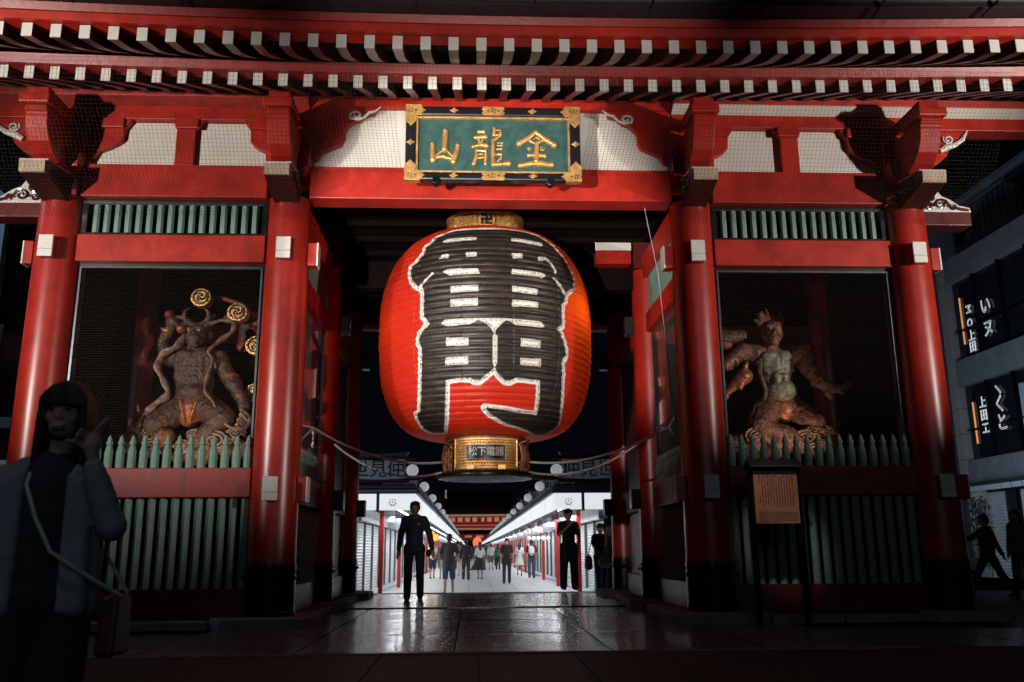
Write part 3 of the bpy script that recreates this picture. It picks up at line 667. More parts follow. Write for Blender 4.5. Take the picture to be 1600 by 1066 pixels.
def lantern_mat():
    m = mat('lantern_paper', (.5, .02, .01), .42, var=0, bump=.12, bscale=30, rvar=0, spec=.4); nt = m.node_tree; b = nt.nodes['Principled BSDF']
    at = nd(nt, 'ShaderNodeVertexColor', layer_name='print')
    n = nd(nt, 'ShaderNodeTexNoise'); n.inputs['Scale'].default_value = 3; n.inputs['Detail'].default_value = 9; n.inputs['Roughness'].default_value = .7
    tc = nd(nt, 'ShaderNodeTexCoord'); mp = nd(nt, 'ShaderNodeMapping'); mp.inputs['Scale'].default_value = (1, 1, 5); nt.links.new(tc.outputs['Object'], mp.inputs['Vector']); nt.links.new(mp.outputs['Vector'], n.inputs['Vector'])
    # dusty brown patina that sits on the ink
    r1 = nd(nt, 'ShaderNodeMapRange'); r1.inputs['From Min'].default_value = .42; r1.inputs['From Max'].default_value = .75; r1.inputs['To Max'].default_value = .15
    nt.links.new(n.outputs['Fac'], r1.inputs['Value'])
    mx = nd(nt, 'ShaderNodeMix', data_type='RGBA', blend_type='MIX'); mx.inputs['B'].default_value = (.26, .16, .10, 1)
    nt.links.new(r1.outputs['Result'], mx.inputs['Factor']); nt.links.new(at.outputs['Color'], mx.inputs['A']); nt.links.new(mx.outputs['Result'], b.inputs['Base Color'])
    # bare red paper lets the bulb inside shine through, the ink does not
    g = nd(nt, 'ShaderNodeSeparateColor'); nt.links.new(at.outputs['Color'], g.inputs['Color'])
    mu = nd(nt, 'ShaderNodeMath', operation='SUBTRACT'); nt.links.new(g.outputs['Red'], mu.inputs[0]); nt.links.new(g.outputs['Green'], mu.inputs[1])
    mv = nd(nt, 'ShaderNodeMath', operation='MULTIPLY', use_clamp=True); nt.links.new(mu.outputs[0], mv.inputs[0]); mv.inputs[1].default_value = .55
    tr_ = nd(nt, 'ShaderNodeBsdfTranslucent'); tr_.inputs['Color'].default_value = (1, .36, .06, 1)
    ms = nd(nt, 'ShaderNodeMixShader'); nt.links.new(mv.outputs[0], ms.inputs[0]); nt.links.new(b.outputs[0], ms.inputs[1]); nt.links.new(tr_.outputs[0], ms.inputs[2])
    nt.links.new(ms.outputs[0], nt.nodes['Material Output'].inputs['Surface'])
    return m
place('paper_shell', lantern_body(), lantern_mat(), lantern)
# gilt top ring with round crest
tr = MB().lathe([(.565, 5.385), (.60, 5.39), (.60, 5.42), (.575, 5.43), (.575, 5.72), (.60, 5.73), (.60, 5.76), (.40, 5.76)], 64).build('top_ring', GOLDP, lantern, smooth=True)
def studs(m, r, z0, z1, nr, a0, a1, st, sz):
    for j in range(nr):
        z = z0+(z1-z0)*j/(nr-1); n = int((a1-a0)*r/st)
        for i in range(n+1):
            a = a0+(a1-a0)*(i+(.5 if j % 2 else 0))/n; s_, c_ = math.sin(a), math.cos(a); k = len(m.v)
            for (dx, dz, dr) in ((-sz, 0, 0), (0, -sz, 0), (sz, 0, 0), (0, sz, 0), (0, 0, sz*.9)):
                m.v.append(((r+dr)*s_+dx*c_, -(r+dr)*c_+dx*s_, z+dz))
            m.f += [(k, k+1, k+4), (k+1, k+2, k+4), (k+2, k+3, k+4), (k+3, k, k+4)]
    return m
studs(MB(), .576, 5.455, 5.70, 9, -1.9, 1.9, .04, .017).build('stud_pattern', GOLD, tr, kind='stuff')
cr = MB().lathe([(.0, -.022), (.125, -.022), (.135, -.012), (.135, .02)], 40).mesh('crest'); cr.transform(Matrix.Rotation(R_(90), 4, 'X'))
cr = place('crest', cr, GOLDP, tr, loc=(0, -.60, 5.575))
w = .026; m = MB()  # Buddhist manji, dark in relief
def bar(x0, x1, z0, z1): m.box(x0, x1, -.655, -.62, 5.575+z0, 5.575+z1)
bar(-.012, .012, -.075, .075); bar(-.075, -.012, -.012, .012); bar(.012, .075, -.012, .012)
bar(-.075, -.0125, .052, .075); bar(.0125, .075, -.075, -.052); bar(.052, .075, .0125, .075); bar(-.075, -.052, -.075, -.0125)
m.build('crest_mark', BLACKW, tr)
# gilt bottom ring
br = MB().lathe([(.56, 2.43), (.585, 2.41), (.59, 2.36), (.575, 2.34), (.575, 2.0), (.60, 1.97), (.60, 1.93), (.45, 1.93)], 64).build('bottom_ring', COPPER, lantern, smooth=True)
fp = MB().lathe([(.585, 1.945), (.625, 1.945), (.625, 1.975), (.602, 1.985), (.602, 2.33), (.62, 2.34), (.62, 2.365), (.585, 2.365)], 24, a0=-.78, a1=.78, closed=False).build('front_plate', GOLDP, br, smooth=True)
studs(MB(), .603, 2.02, 2.30, 8, -.72, .72, .040, .017).build('stud_pattern', GOLD, br, kind='stuff')
for a in (-.78, .78, -.36, .36):
    MB().tube([(.612*math.sin(a), -.612*math.cos(a), 1.95), (.612*math.sin(a), -.612*math.cos(a), 2.36)], .016, 6).build('gilt_edge', GOLD, br) if abs(a) > .5 else MB().box(.612*math.sin(a)-.05, .612*math.sin(a)+.05, -.64*math.cos(a)-.02, -.6*math.cos(a), 1.93, 1.99).build('gilt_edge', GOLD, br)
np_ = MB().lathe([(.60, 2.065), (.640, 2.065), (.640, 2.265), (.60, 2.265)], 16, a0=-.42, a1=.42, closed=False).build('name_plate', IRON, br)
m = MB()
for z in (2.065, 2.255): m.lathe([(.641, z), (.652, z), (.652, z+.012), (.641, z+.012)], 16, a0=-.43, a1=.43, closed=False)
for a in (-.43, .43): m.box(.645*math.sin(a)-.008, .645*math.sin(a)+.008, -.655*math.cos(a), -.63*math.cos(a), 2.065, 2.267)
m.build('plate_frame', STEEL, br)
for k, ch in enumerate('松下電器'):
    a = (-.285+.19*k); me = text_mesh(ch, .135, .006)
    place('letter', me, mat('plate_letter', (.62, .56, .54), .4, metal=.3), br, loc=(.648*math.sin(a), -.648*math.cos(a), 2.165), rot=(0, 0, a))
# twisted copper ornaments either side of the plate
for s in (-1, 1):
    rr_ = random.Random(9+s); m = MB()
    for q in range(16):
        a = s*rr_.uniform(.86, 1.32); z = rr_.uniform(1.95, 2.36); r0 = rr_.uniform(.02, .05)
        pts = [((.615+.03*math.sin(k))*math.sin(a+r0*(1-k/16)*1.6*math.cos(k*.7)), -(.615+.03*math.sin(k))*math.cos(a+r0*(1-k/16)*1.6*math.cos(k*.7)), z+r0*(1-k/16)*math.sin(k*.7)) for k in range(12)]
        m.tube(pts, rr_.uniform(.010, .02), 6)
    for q in range(5):
        a = s*(.9+.09*q); m.tube([(.61*math.sin(a), -.61*math.cos(a), 2.3), (.64*math.sin(a+.03), -.64*math.cos(a+.03), 2.12), (.62*math.sin(a), -.62*math.cos(a), 1.93)], [.02, .03, .012], 6)
    m.build('carved_ornament', COPPER, br, smooth=True)
m = MB(); m.lathe([(.60, 1.93), (.70, 1.90), (.71, 1.87), (.70, 1.84), (.40, 1.82), (0, 1.82)], 64)
for k in range(64):
    a = 2*math.pi*k/64; m.ball((.705*math.sin(a), -.705*math.cos(a), 1.845), .018, 6, 4)
m.build('bottom_rim', IRON, br, smooth=True)
m = MB().tube([(LX, LY, 5.78), (LX, LY, 6.0)], .09, 12); m.v = [(x-LX, y-LY, z) for x, y, z in m.v]; m.build('hanger', IRON, lantern)
# ------------------------------------------------------------------ plaque over the entrance
pq = thing('name_board', 'gilt edged green board with three raised golden characters above the entrance', 'plaque', (0, -.66, 0))
MB().box(-.96, .96, -.02, .03, 5.385, 6.145).build('panel', BOARDG, pq)
fr_ = [(-1.09, 1.09, 6.145, 6.27), (-1.09, 1.09, 5.28, 5.385), (-1.09, -.96, 5.385, 6.145), (.96, 1.09, 5.385, 6.145)]
for (a, b, c, d) in fr_: MB().box(a, b, -.09, .03, c, d).build('frame_bar', BLACKW, pq, bevel=.02)
for (a, b, c, d) in ((-.96, .96, 6.118, 6.144), (-.96, .96, 5.386, 5.412), (-.959, -.933, 5.413, 6.117), (.933, .959, 5.413, 6.117)): MB().box(a, b, -.07, -.02, c, d).build('gilt_moulding', GOLDP, pq, bevel=.004)
def mount(cx, cz, w, h, kind):
    m = MB()
    def pl(x0, x1, z0, z1): m.box(x0, x1, -.101, -.091, z0, z1)
    if kind == 'c':
        sx = 1 if cx > 0 else -1; sz = 1 if cz > 5.8 else -1
        x1 = sx*1.095; xi = sx*.955
        zt = 6.275 if sz > 0 else 5.275; zi = 6.14 if sz > 0 else 5.39
        P = [(x1, zt), (sx*.90, zt), (sx*.87, (zt+zi)/2+sz*.02), (sx*.84, (zt+zi)/2), (sx*.87, (zt+zi)/2-sz*.02), (sx*.90, zi), (xi, zi), (xi, zi-sz*.08), (sx*1.0, zi-sz*.12), (sx*1.025, zi-sz*.15), (sx*1.05, zi-sz*.12), (x1, zi-sz*.08)]
        m.prism(P, -.101, -.091, 'y')
        m.prism([(x1, zt), (sx*.9, zt), (sx*.9, zt+sz*.006), (x1, zt+sz*.006)], -.1, .0, 'y')
    else:
        m.prism([(cx-w/2, cz-h/2), (cx+w/2, cz-h/2), (cx+w/2+.02, cz-.02), (cx+w/2-.01, cz), (cx+w/2+.02, cz+.02), (cx+w/2, cz+h/2), (cx-w/2, cz+h/2), (cx-w/2-.02, cz+.02), (cx-w/2+.01, cz), (cx-w/2-.02, cz-.02)], -.101, -.091, 'y')
    o = m.build('gilt_mount', GOLDP, pq, bevel=.002)
    d = MB()
    px, pz = (cx, cz)
    for k in range(4):
        a = k*math.pi/2+.4; d.tube([(px+.012*math.cos(a), -.105, pz+.012*math.sin(a)), (px+.03*math.cos(a), -.105, pz+.03*math.sin(a)), (px+.03*math.cos(a+.6), -.105, pz+.03*math.sin(a+.6))], .005, 5)
    for sx in (-1, 1): d.ball((px+sx*.065, -.103, pz), .012, 6, 4)
    d.build('mount_motif', BLACKW, o)
for sx in (-1, 1):
    for cz in (6.207, 5.333): mount(sx*1.03, cz, 0, 0, 'c')
for cz in (6.207, 5.333): mount(0, cz, .25, .115, 'm')
def dia(cx, cz):
    m = MB().prism([(cx-.055, cz), (cx-.02, cz-.02), (cx, cz-.042), (cx+.02, cz-.02), (cx+.055, cz), (cx+.02, cz+.02), (cx, cz+.042), (cx-.02, cz+.02)], -.106, -.091, 'y'); m.ball((cx, -.108, cz), .016, 8, 6); m.build('diamond_mount', GOLDP, pq, bevel=.002)
for sx in (-1, 1):
    for cz in (6.207, 5.333): dia(sx*.49, cz)
    dia(sx*1.026, 5.77)
for sx in (-1, 1):
    m = MB().prism([(sx*.70-.03, 5.30), (sx*.70+.03, 5.30), (sx*.70+.06, 5.24), (sx*.70, 5.20), (sx*.70-.06, 5.24)], -.13, -.02, 'y'); m.build('iron_hook', IRON, pq, bevel=.005)
    MB().box(sx*.7-.03, sx*.7+.03, .03, .5, 5.5, 5.56).build('iron_bracket', IRON, pq)
GS = 6.957
def gp(x, y): px, py = 660+x/GS, 180+y/GS; return ((px-770.5)*.00801, 6.13-(py-181)*.00859)
def stroke(m, pts, w):
    P = [gp(*p) for p in pts]; w = w/GS*.0082
    ws = w if isinstance(w, list) else [w*(.9+.25*((i*7) % 3)/2) for i in range(len(P))]
    m.tube([(p[0], -.03, p[1]) for p in P], [x/2 for x in ws], 8, flat=1.)
    for p, q in ((P[0], ws[0]), (P[-1], ws[-1])): m.ball((p[0], -.03, p[1]), q*.56, 8, 6)
chars = {
 'shan': [([(250,150),(248,220),(245,350)],62),([(110,295),(112,360),(120,465)],55),([(385,305),(370,380),(340,480)],55),([(120,460),(180,432),(230,428),(330,455)],42),([(240,355),(190,385),(145,425)],26),([(245,355),(290,385),(325,420)],26)],
 'long': [([(610,150),(665,150)],42),([(575,215),(690,208)],42),([(610,235),(620,285)],28),([(655,235),(635,280)],28),([(550,315),(620,298),(700,305)],44),([(590,355),(585,430),(560,500)],42),([(600,360),(690,362),(688,430),(685,500)],38),([(605,400),(650,395)],24),([(610,440),(660,430)],24),
          ([(780,115),(778,180)],40),([(790,135),(855,125),(850,160)],28),([(790,185),(850,180)],30),([(845,190),(800,225),(770,250)],34),([(770,245),(768,350),(770,505)],44),([(815,275),(870,270)],22),([(815,300),(865,298)],18),([(815,340),(860,335)],26),([(800,400),(860,395),(850,440),(820,470)],30),([(770,510),(850,505),(935,495)],52),([(890,480),(940,465)],22)],
 'jin': [([(1225,150),(1150,215),(1050,275)],58),([(1235,150),(1320,215),(1430,285)],58),([(1170,245),(1225,275),(1305,240)],30),([(1242,270),(1240,380),(1232,470)],56),([(1150,405),(1230,400),(1330,408)],44),([(1155,315),(1165,345)],16),([(1140,320),(1150,345),(1175,340),(1180,318)],12),([(1300,305),(1300,345)],14),([(1280,315),(1285,345),(1320,342),(1322,312)],12),([(1060,515),(1180,495),(1280,492),(1400,505)],66),([(1205,230),(1235,205),(1275,230)],14)]}
for nme, st_ in chars.items():
    m = MB()
    for pts, w in st_: stroke(m, pts, w)
    m.build('character', GOLDP, pq, smooth=True)
# ------------------------------------------------------------------ timber notice board
nb = thing('notice_board', 'pale orange wooden notice with lines of small black writing under a little roof', 'notice board', (3.185, -.9, 0))
for s in (-1, 1): MB().box(s*.27-.03, s*.27+.03, .03, .09, 0, 1.78).build('post', DARKW, nb, bevel=.005)
NOTE = mat('varnished_pale_board', (.50, .20, .115), .5, var=.25, scale=3, bump=.15, bscale=20, wave=(6, 1, 1))
MB().box(-.25, .25, 0, .029, 1.115, 1.74).build('board', NOTE, nb, bevel=.003)
rf = MB().prism([(-.12, 1.755), (.05, 1.84), (.2, 1.755), (.2, 1.735), (.05, 1.80), (-.12, 1.735)], -.31, .29, 'x').build('roof', STEEL, nb, bevel=.003)
for k in range(5): MB().box(-.24+k*.115, -.235+k*.115, -.122, -.121, 1.735, 1.755).build('roof_seam', BLACKW, rf)
INK = mat('black_ink', (.03, .015, .012), .7, var=0)
rr_ = random.Random(11); m = MB()
heads = [1.70]*14
for c in range(13):
    x = .19-c*.0315; z = 1.725 if c else 1.66
    end = 1.30 if c not in (7, 12) else 1.32
    gap = (1.58, 1.42) if c == 12 else ((1.63, 1.60) if c in (3, 6, 10) else (0, 0))
    while z > end:
        h = rr_.uniform(.010, .016)
        if not (gap[1] < z < gap[0]) and rr_.random() > .10:
            for q in range(3):
                m.box(x-.0065, x+.0065, -.0015, -.0005, z-h*(q+.75)/3-.0005, z-h*(q+.2)/3)
            m.box(x-.0012, x+.0012, -.0012, -.0004, z-h, z)
        z -= h+.004
for l in range(9):
    z = 1.255-l*.0155; x = -.215
    if l == 0: continue
    while x < (.22 if l < 8 else 0.02):
        w_ = rr_.uniform(.01, .04); m.box(x, min(x+w_, .225), -.0015, -.0005, z-.004, z+.0035); x += w_+.006
m.build('small_writing', INK, nb, kind='stuff')
me = text_mesh('Kaminarimon Gate', .024, .0006, 'LEFT'); place('heading', me, INK, nb, loc=(-.222, -.001, 1.262))
# ------------------------------------------------------------------ ropes steadying the lantern
ROPE = mat('pale_hemp_rope', (.62, .55, .48), .8, var=.3, bump=.4, bscale=120)
def rope(lab, a, b, sag, r_=.017, extra=None, n=22):
    a, b = Vector(a), Vector(b); pts = []
    for k in range(n+1):
        t = k/n; p = a.lerp(b, t); p.z -= sag*4*t*(1-t); pts.append(p)
    m = MB().tube(pts, r_, 6)
    if extra: m.tube(extra, r_*.8, 6)
    o = m.build('rope', ROPE, None, smooth=True); o['label'] = lab; o['category'] = 'rope'; o['group'] = 'ropes steadying the big lantern'
rope('upper pale rope from the lantern base to the left inner pillar', (LX-.62, LY-.25, 2.06), (-2.33, .75, 2.42), .16, extra=[(-2.33, .75, 2.42), (-2.42, .5, 2.25), (-2.45, .4, 2.1), (-2.46, .42, 2.42), (-2.33, .75, 2.42)])
rope('lower pale rope from the lantern base to the left middle pillar', (LX-.62, LY-.1, 1.93), (-2.33, 2.6, 2.42), .22)
rope('upper pale rope from the lantern base to the right inner pillar', (LX+.62, LY-.25, 2.06), (2.36, .75, 2.42), .16, extra=[(2.36, .75, 2.42), (2.44, .6, 2.6), (2.46, .45, 2.45), (2.44, .5, 2.2), (2.36, .75, 2.42)])
rope('lower pale rope from the lantern base to the right middle pillar', (LX+.62, LY-.1, 1.93), (2.33, 2.6, 2.45), .2)
o = MB().tube([(2.02, .05, 5.30), (2.20, .2, 4.4), (2.32, .4, 3.3), (2.42, .5, 2.2)], .007, 5).build('cable', STEEL); o['label'] = 'thin cable running down beside the right inner pillar'; o['category'] = 'cable'
# ------------------------------------------------------------------ soft bodies from many limbs, fused into one skin
def fuse(name, prims, vox, m=None, parent=None, smooth_it=4, noise_=0, seed=0, loc=None, grow=0, **props):
    mb = MB()
    if grow: prims = [((q[0], q[1], q[2]+grow, q[3], q[4]+grow*.8)+tuple(q[5:])) if q[0] == 'c' else ((q[0], q[1], tuple(v+grow*.7 for v in q[2]))+tuple(q[3:])) for q in prims]
    for p in prims:
        if p[0] == 'c':
            _, a, ra, b, rb = p[:5]; a, b = Vector(a), Vector(b); d = b-a; L = max(d.length, 1e-5); d.normalize()
            pts = []; rs = []
            for k in range(4): t = math.pi/2*(1-k/4); pts.append(a-d*ra*math.sin(t)); rs.append(max(ra*math.cos(t), ra*.05))
            pts.append(a); rs.append(ra); pts.append(b); rs.append(rb)
            for k in range(1, 5): t = math.pi/2*k/4; pts.append(b+d*rb*math.sin(t)); rs.append(max(rb*math.cos(t), rb*.05))
            mb.tube([tuple(q) for q in pts], rs, 12, flat=p[5] if len(p) > 5 else 1)
        else:
            _, c, sc = p[:3]; k = len(mb.v); mb.ball((0, 0, 0), 1, 16, 10, sc)
            M = Matrix.Identity(3)
            if len(p) > 3:
                from mathutils import Euler
                M = Euler(p[3]).to_matrix()
            mb.v[k:] = [tuple(Vector(c)+M@Vector(v)) for v in mb.v[k:]]
    me = mb.mesh('tmp'); o = bpy.data.objects.new('tmp', me); COL.objects.link(o)
    bm = bmesh.new(); bm.from_mesh(me); bmesh.ops.remove_doubles(bm, verts=bm.verts, dist=1e-6); bmesh.ops.recalc_face_normals(bm, faces=bm.faces); bm.to_mesh(me); bm.free()
    rm_ = o.modifiers.new('r', 'REMESH'); rm_.mode = 'VOXEL'; rm_.voxel_size = vox; rm_.use_smooth_shade = True
    if smooth_it: s_ = o.modifiers.new('s', 'SMOOTH'); s_.iterations = smooth_it; s_.factor = .5
    if noise_:
        tx = bpy.data.textures.new('n', 'CLOUDS'); tx.noise_scale = .06+.02*seed; tx.noise_depth = 3
        dm = o.modifiers.new('d', 'DISPLACE'); dm.texture = tx; dm.strength = noise_; dm.mid_level = .5
    bpy.context.view_layer.update()
    out = bpy.data.meshes.new_from_object(o.evaluated_get(bpy.context.evaluated_depsgraph_get())); out.name = name
    bpy.data.objects.remove(o); out.materials.clear()
    for f in out.polygons: f.use_smooth = True
    return place(name, out, m, parent, loc=loc, **props)
# ------------------------------------------------------------------ guardian statues
WOODS = mat('old_carved_wood', (.34, .13, .075), .40, var=.65, scale=14, bump=1., bscale=38, col2=(.045, .022, .018))
WOODD = mat('blackened_carved_wood', (.14, .075, .055), .40, var=.6, scale=14, bump=1., bscale=38)
FLESH = mat('faded_green_gilt_chest', (.34, .30, .22), .42, var=.55, scale=18, bump=.5, bscale=40, col2=(.08, .07, .055))
LOIN = mat('red_gold_cloth_carving', (.48, .17, .07), .4, metal=.35, var=.6, scale=12, bump=.4, bscale=40, col2=(.22, .07, .035))
SCARF = mat('carved_ribbon', (.46, .28, .20), .45, var=.6, scale=16, bump=.4, bscale=50, col2=(.10, .06, .045))
REDS = mat('faded_red_lacquer_carving', (.30, .045, .035), .5, var=.5, scale=10, bump=.3)
EYE = mat('glass_eye', (.5, .45, .38), .3, var=0)
def spiral(cx, cy, cz, r0, turns, tube_r, mb, dr=1, tilt_=.15):
    pts = []; n = int(14*turns)
    for k in range(n):
        t = k/n; a = t*turns*2*math.pi; q = r0*(1-t*.92)
        pts.append((cx+dr*q*math.cos(a), cy-.05*t-q*.1, cz+q*.75*math.sin(a)))
    mb.tube(pts, [tube_r*(1-.4*k/n) for k in range(n)], 7)
def cloudrock(parent, cx, cy, cz, w, seed):
    rr_ = random.Random(seed); pr = []
    for k in range(26):
        pr.append(('e', (cx+rr_.uniform(-w, w), cy+rr_.uniform(-.15, .22), cz+rr_.uniform(-.22, .10)), (rr_.uniform(.10, .2), rr_.uniform(.1, .18), rr_.uniform(.07, .14))))
    fuse('cloud_base', pr, .022, WOODS, parent, 3, .03, 1)
    m = MB()
    for (dx, dz, r0, dr) in ((-w*.55, .02, .17, 1), (w*.5, -.02, .18, -1), (-w*.95, -.12, .10, -1), (w*.98, -.15, .11, 1), (0, -.12, .10, 1), (w*.15, .06, .08, -1)):
        spiral(cx+dx, cy-.2, cz+dz, r0, 3.2, .019, m, dr)
    for q in range(22):
        spiral(cx+rr_.uniform(-w*1.1, w*1.1), cy-rr_.uniform(.10, .24), cz+rr_.uniform(-.2, .12), rr_.uniform(.05, .10), 2.2, .013, m, rr_.choice((-1, 1)))
    m.build('cloud_scroll', SCARF, parent, smooth=True, kind='stuff')
def thunder():
    T = thing('guardian_statue', 'dark horned thunder guardian with drums and long ribbons behind the left wire screen', 'statue', (-4.12, 1.45, 0))
    X = 0
    MB().box(-.85, .85, -.35, .45, 1.5, 1.9).build('plinth', DARKW, T)
    cloudrock(T, .0, -.05, 2.33, .72, 3)
    body = [('e', (0, 0, 3.36), (.27, .17, .2)), ('e', (0, -.02, 3.12), (.235, .17, .2)), ('e', (.01, -.05, 2.97), (.215, .19, .13)), ('e', (0, 0, 2.82), (.27, .18, .15)),
            ('c', (-.12, 0, 3.5), .09, (-.02, -.02, 3.64), .085), ('c', (.1, 0, 3.5), .09, (0, -.02, 3.64), .08),
            ('c', (-.27, 0, 3.45), .10, (-.50, -.05, 3.47), .085), ('c', (-.50, -.05, 3.47), .088, (-.33, -.14, 3.82), .058), ('e', (-.29, -.17, 3.92), (.075, .065, .07)),
            ('c', (.27, 0, 3.45), .10, (.43, -.03, 3.18), .085), ('c', (.43, -.03, 3.18), .08, (.64, -.12, 2.86), .055), ('e', (.67, -.14, 2.78), (.065, .06, .075)),
            ('c', (-.15, -.02, 2.78), .17, (-.40, -.18, 2.52), .15), ('c', (-.40, -.18, 2.52), .12, (-.42, -.1, 2.32), .09),
            ('c', (.15, -.02, 2.78), .18, (.42, -.2, 2.62), .15), ('c', (.42, -.2, 2.6), .12, (.14, -.22, 2.30), .085)]
    for row in range(5):
        for k in range(6): body.append(('e', (-.19+.076*k, -.165+.012*abs(k-2.5), 3.42-row*.062), (.035, .03, .028)))
    body += [('e', (s_*.27, -.02, 3.47), (.10, .10, .09)) for s_ in (-1, 1)]+[('e', (s_*.10, -.13, 3.47), (.12, .06, .07)) for s_ in (-1, 1)]
    b = fuse('body', body, .016, WOODD, T, 1, .030, 0, grow=.02)
    for (pa, pb, r0) in (((-.36, -.13, 3.80), (-.35, -.14, 3.84), .085), ((.60, -.10, 2.92), (.62, -.11, 2.88), .08), ((.44, -.03, 3.2), (.45, -.04, 3.16), .11), ((-.47, -.05, 3.44), (-.44, -.05, 3.45), .11)):
        MB().tube([pa, pb], r0, 14).build('armlet', LOIN, b, smooth=True)
    hd = [('e', (0, -.06, 3.74), (.125, .13, .155)), ('e', (0, -.17, 3.68), (.075, .06, .05)), ('e', (0, -.18, 3.745), (.03, .045, .035)), ('e', (-.055, -.16, 3.80), (.045, .04, .022)), ('e', (.055, -.16, 3.80), (.045, .04, .022)),
          ('e', (0, -.175, 3.655), (.065, .04, .018)), ('e', (0, -.16, 3.615), (.06, .045, .03)), ('e', (-.13, -.04, 3.75), (.03, .04, .06)), ('e', (.13, -.04, 3.75), (.03, .04, .06))]
    rr_ = random.Random(4)
    for k in range(16):
        a = rr_.uniform(0, 2*math.pi); z = rr_.uniform(3.80, 3.92); hd.append(('c', (.11*math.cos(a), -.04+.1*math.sin(a), z), .035, (.2*math.cos(a), -.05+.1*math.sin(a), z+rr_.uniform(.02, .1)), .012))
    h = fuse('head', hd, .012, WOODD, T, 1, .008, 0)
    for s in (-1, 1):
        MB().tube([(s*.07, -.1, 3.86), (s*.13, -.13, 3.93), (s*.12, -.15, 4.0), (s*.07, -.16, 4.04)], [.035, .03, .022, .006], 8).build('horn', WOODD, h, smooth=True)
        MB().ball((s*.052, -.188, 3.775), .012, 8, 6).build('eye', EYE, h, smooth=True)
    fuse('loincloth', [('e', (0, -.12, 2.70), (.16, .10, .20)), ('c', (-.17, -.13, 2.85), .03, (.17, -.13, 2.85), .03), ('c', (-.1, -.2, 2.84), .03, (-.03, -.22, 2.56), .02), ('c', (.1, -.2, 2.84), .03, (.03, -.22, 2.56), .02)], .015, LOIN, T, 2, .02, 0)
    fuse('belly_mask', [('e', (0, -.2, 3.02), (.06, .04, .035)), ('e', (-.05, -.2, 2.97), (.05, .03, .03)), ('e', (.05, -.2, 2.97), (.05, .03, .03))], .012, LOIN, T, 1)
    # ribbons
    m = MB()
    def rib(P, r=.045):
        Q = []; P = [Vector(p) for p in P]
        for i in range(len(P)-1):
            p0, p1, p2, p3 = P[max(i-1, 0)], P[i], P[i+1], P[min(i+2, len(P)-1)]
            for k in range(5):
                t = k/5; Q.append(.5*((2*p1)+(-p0+p2)*t+(2*p0-5*p1+4*p2-p3)*t*t+(-p0+3*p1-3*p2+p3)*t**3))
        Q.append(P[-1]); m = MB(); m.tube(Q, [r*(1+.25*math.sin(i*1.1)) for i in range(len(Q))], 8, flat=.55); m.build('ribbon', SCARF, T, smooth=True)
    rib([(-.12, -.15, 3.98), (-.3, -.12, 4.0), (-.2, -.1, 3.92), (-.14, -.12, 3.78), (-.2, -.2, 3.58), (-.36, -.2, 3.48), (-.42, -.2, 3.3), (-.32, -.2, 3.1), (-.26, -.22, 2.92), (-.4, -.25, 2.78), (-.52, -.25, 2.6), (-.56, -.25, 2.45), (-.68, -.22, 2.48), (-.7, -.2, 2.6)])
    rib([(.12, -.1, 3.90), (.3, -.12, 3.96), (.46, -.14, 3.93), (.46, -.15, 3.8), (.3, -.15, 3.66), (.2, -.18, 3.5), (.26, -.2, 3.4), (.22, -.2, 3.2), (.2, -.22, 2.98), (.32, -.25, 2.82), (.4, -.26, 2.66), (.52, -.27, 2.5), (.7, -.25, 2.46), (.78, -.25, 2.6), (.66, -.24, 2.72)])
    for k in range(5): rib([(.56+.03*k, -.24, 2.40+.05*k), (.66, -.28, 2.42+.06*k), (.74, -.24, 2.36+.05*k)], .03)
    MB().ball((-.33, -.2, 4.02), .06, 10, 8).build('mallet_end', REDS, T, smooth=True); MB().tube([(-.34, -.2, 4.0), (-.20, -.22, 3.86)], .02, 8).build('mallet_handle', WOODD, T)
    MB().ball((-.16, -.22, 3.82), .065, 10, 8).build('mallet_end', LOIN, T, smooth=True)
    # ring of drums behind
    dpos = [(-.02, 4.33), (.46, 4.12), (.72, 3.65), (.75, 2.99)]
    arc = MB().tube([(.95*math.sin(a), .26, 3.45+.95*math.cos(a)) for a in np.linspace(-.2, 2.3, 30)], .035, 8).build('drum_hoop', REDS, T, smooth=True)
    for (dx, dz) in dpos:
        lit = dx > -.3
        d = MB().lathe([(0, -.09), (.10, -.09), (.128, -.08), (.135, 0), (.128, .08), (0, .09)], 28).mesh('drum'); d.transform(Matrix.Rotation(R_(90), 4, 'X'))
        d = place('drum', d, GOLDP if lit else WOODD, T, smooth=True, loc=(dx, .1, dz))
        if lit:
            m = MB().lathe([(.085, .091), (.085, .10), (.10, .10), (.10, .091)], 28)
            for q in range(3):
                a0 = q*2.094
                m.tube([(.012*math.cos(a0), .0, 0)][:0]+[((.02+.055*t)*math.sin(a0+t*2.2), -(.02+.055*t)*math.cos(a0+t*2.2), .098) for t in np.linspace(0, 1, 9)], [.017*(1-.8*t) for t in np.linspace(0, 1, 9)], 6)
            for q in range(12):
                a0 = q*math.pi/6; m.ball((.113*math.sin(a0), .113*math.cos(a0), .09), .008, 6, 4)
            me = m.mesh('drum_motif'); me.transform(Matrix.Rotation(R_(90), 4, 'X')); place('drum_motif', me, BLACKW, d)
    # red cloud panels behind
    fuse('flame_panel', [('e', (.36, .3, 4.1), (.16, .03, .10)), ('e', (.5, .3, 3.7), (.1, .03, .09)), ('c', (.42, .3, 3.2), .09, (.5, .3, 2.9), .06), ('c', (-.3, .3, 3.3), .09, (-.28, .3, 2.9), .07), ('e', (-.62, .3, 3.85), (.07, .03, .14)), ('c', (.62, .3, 4.0), .07, (.85, .3, 4.15), .06)], .02, REDS, T, 2, .02, 1)
    return T
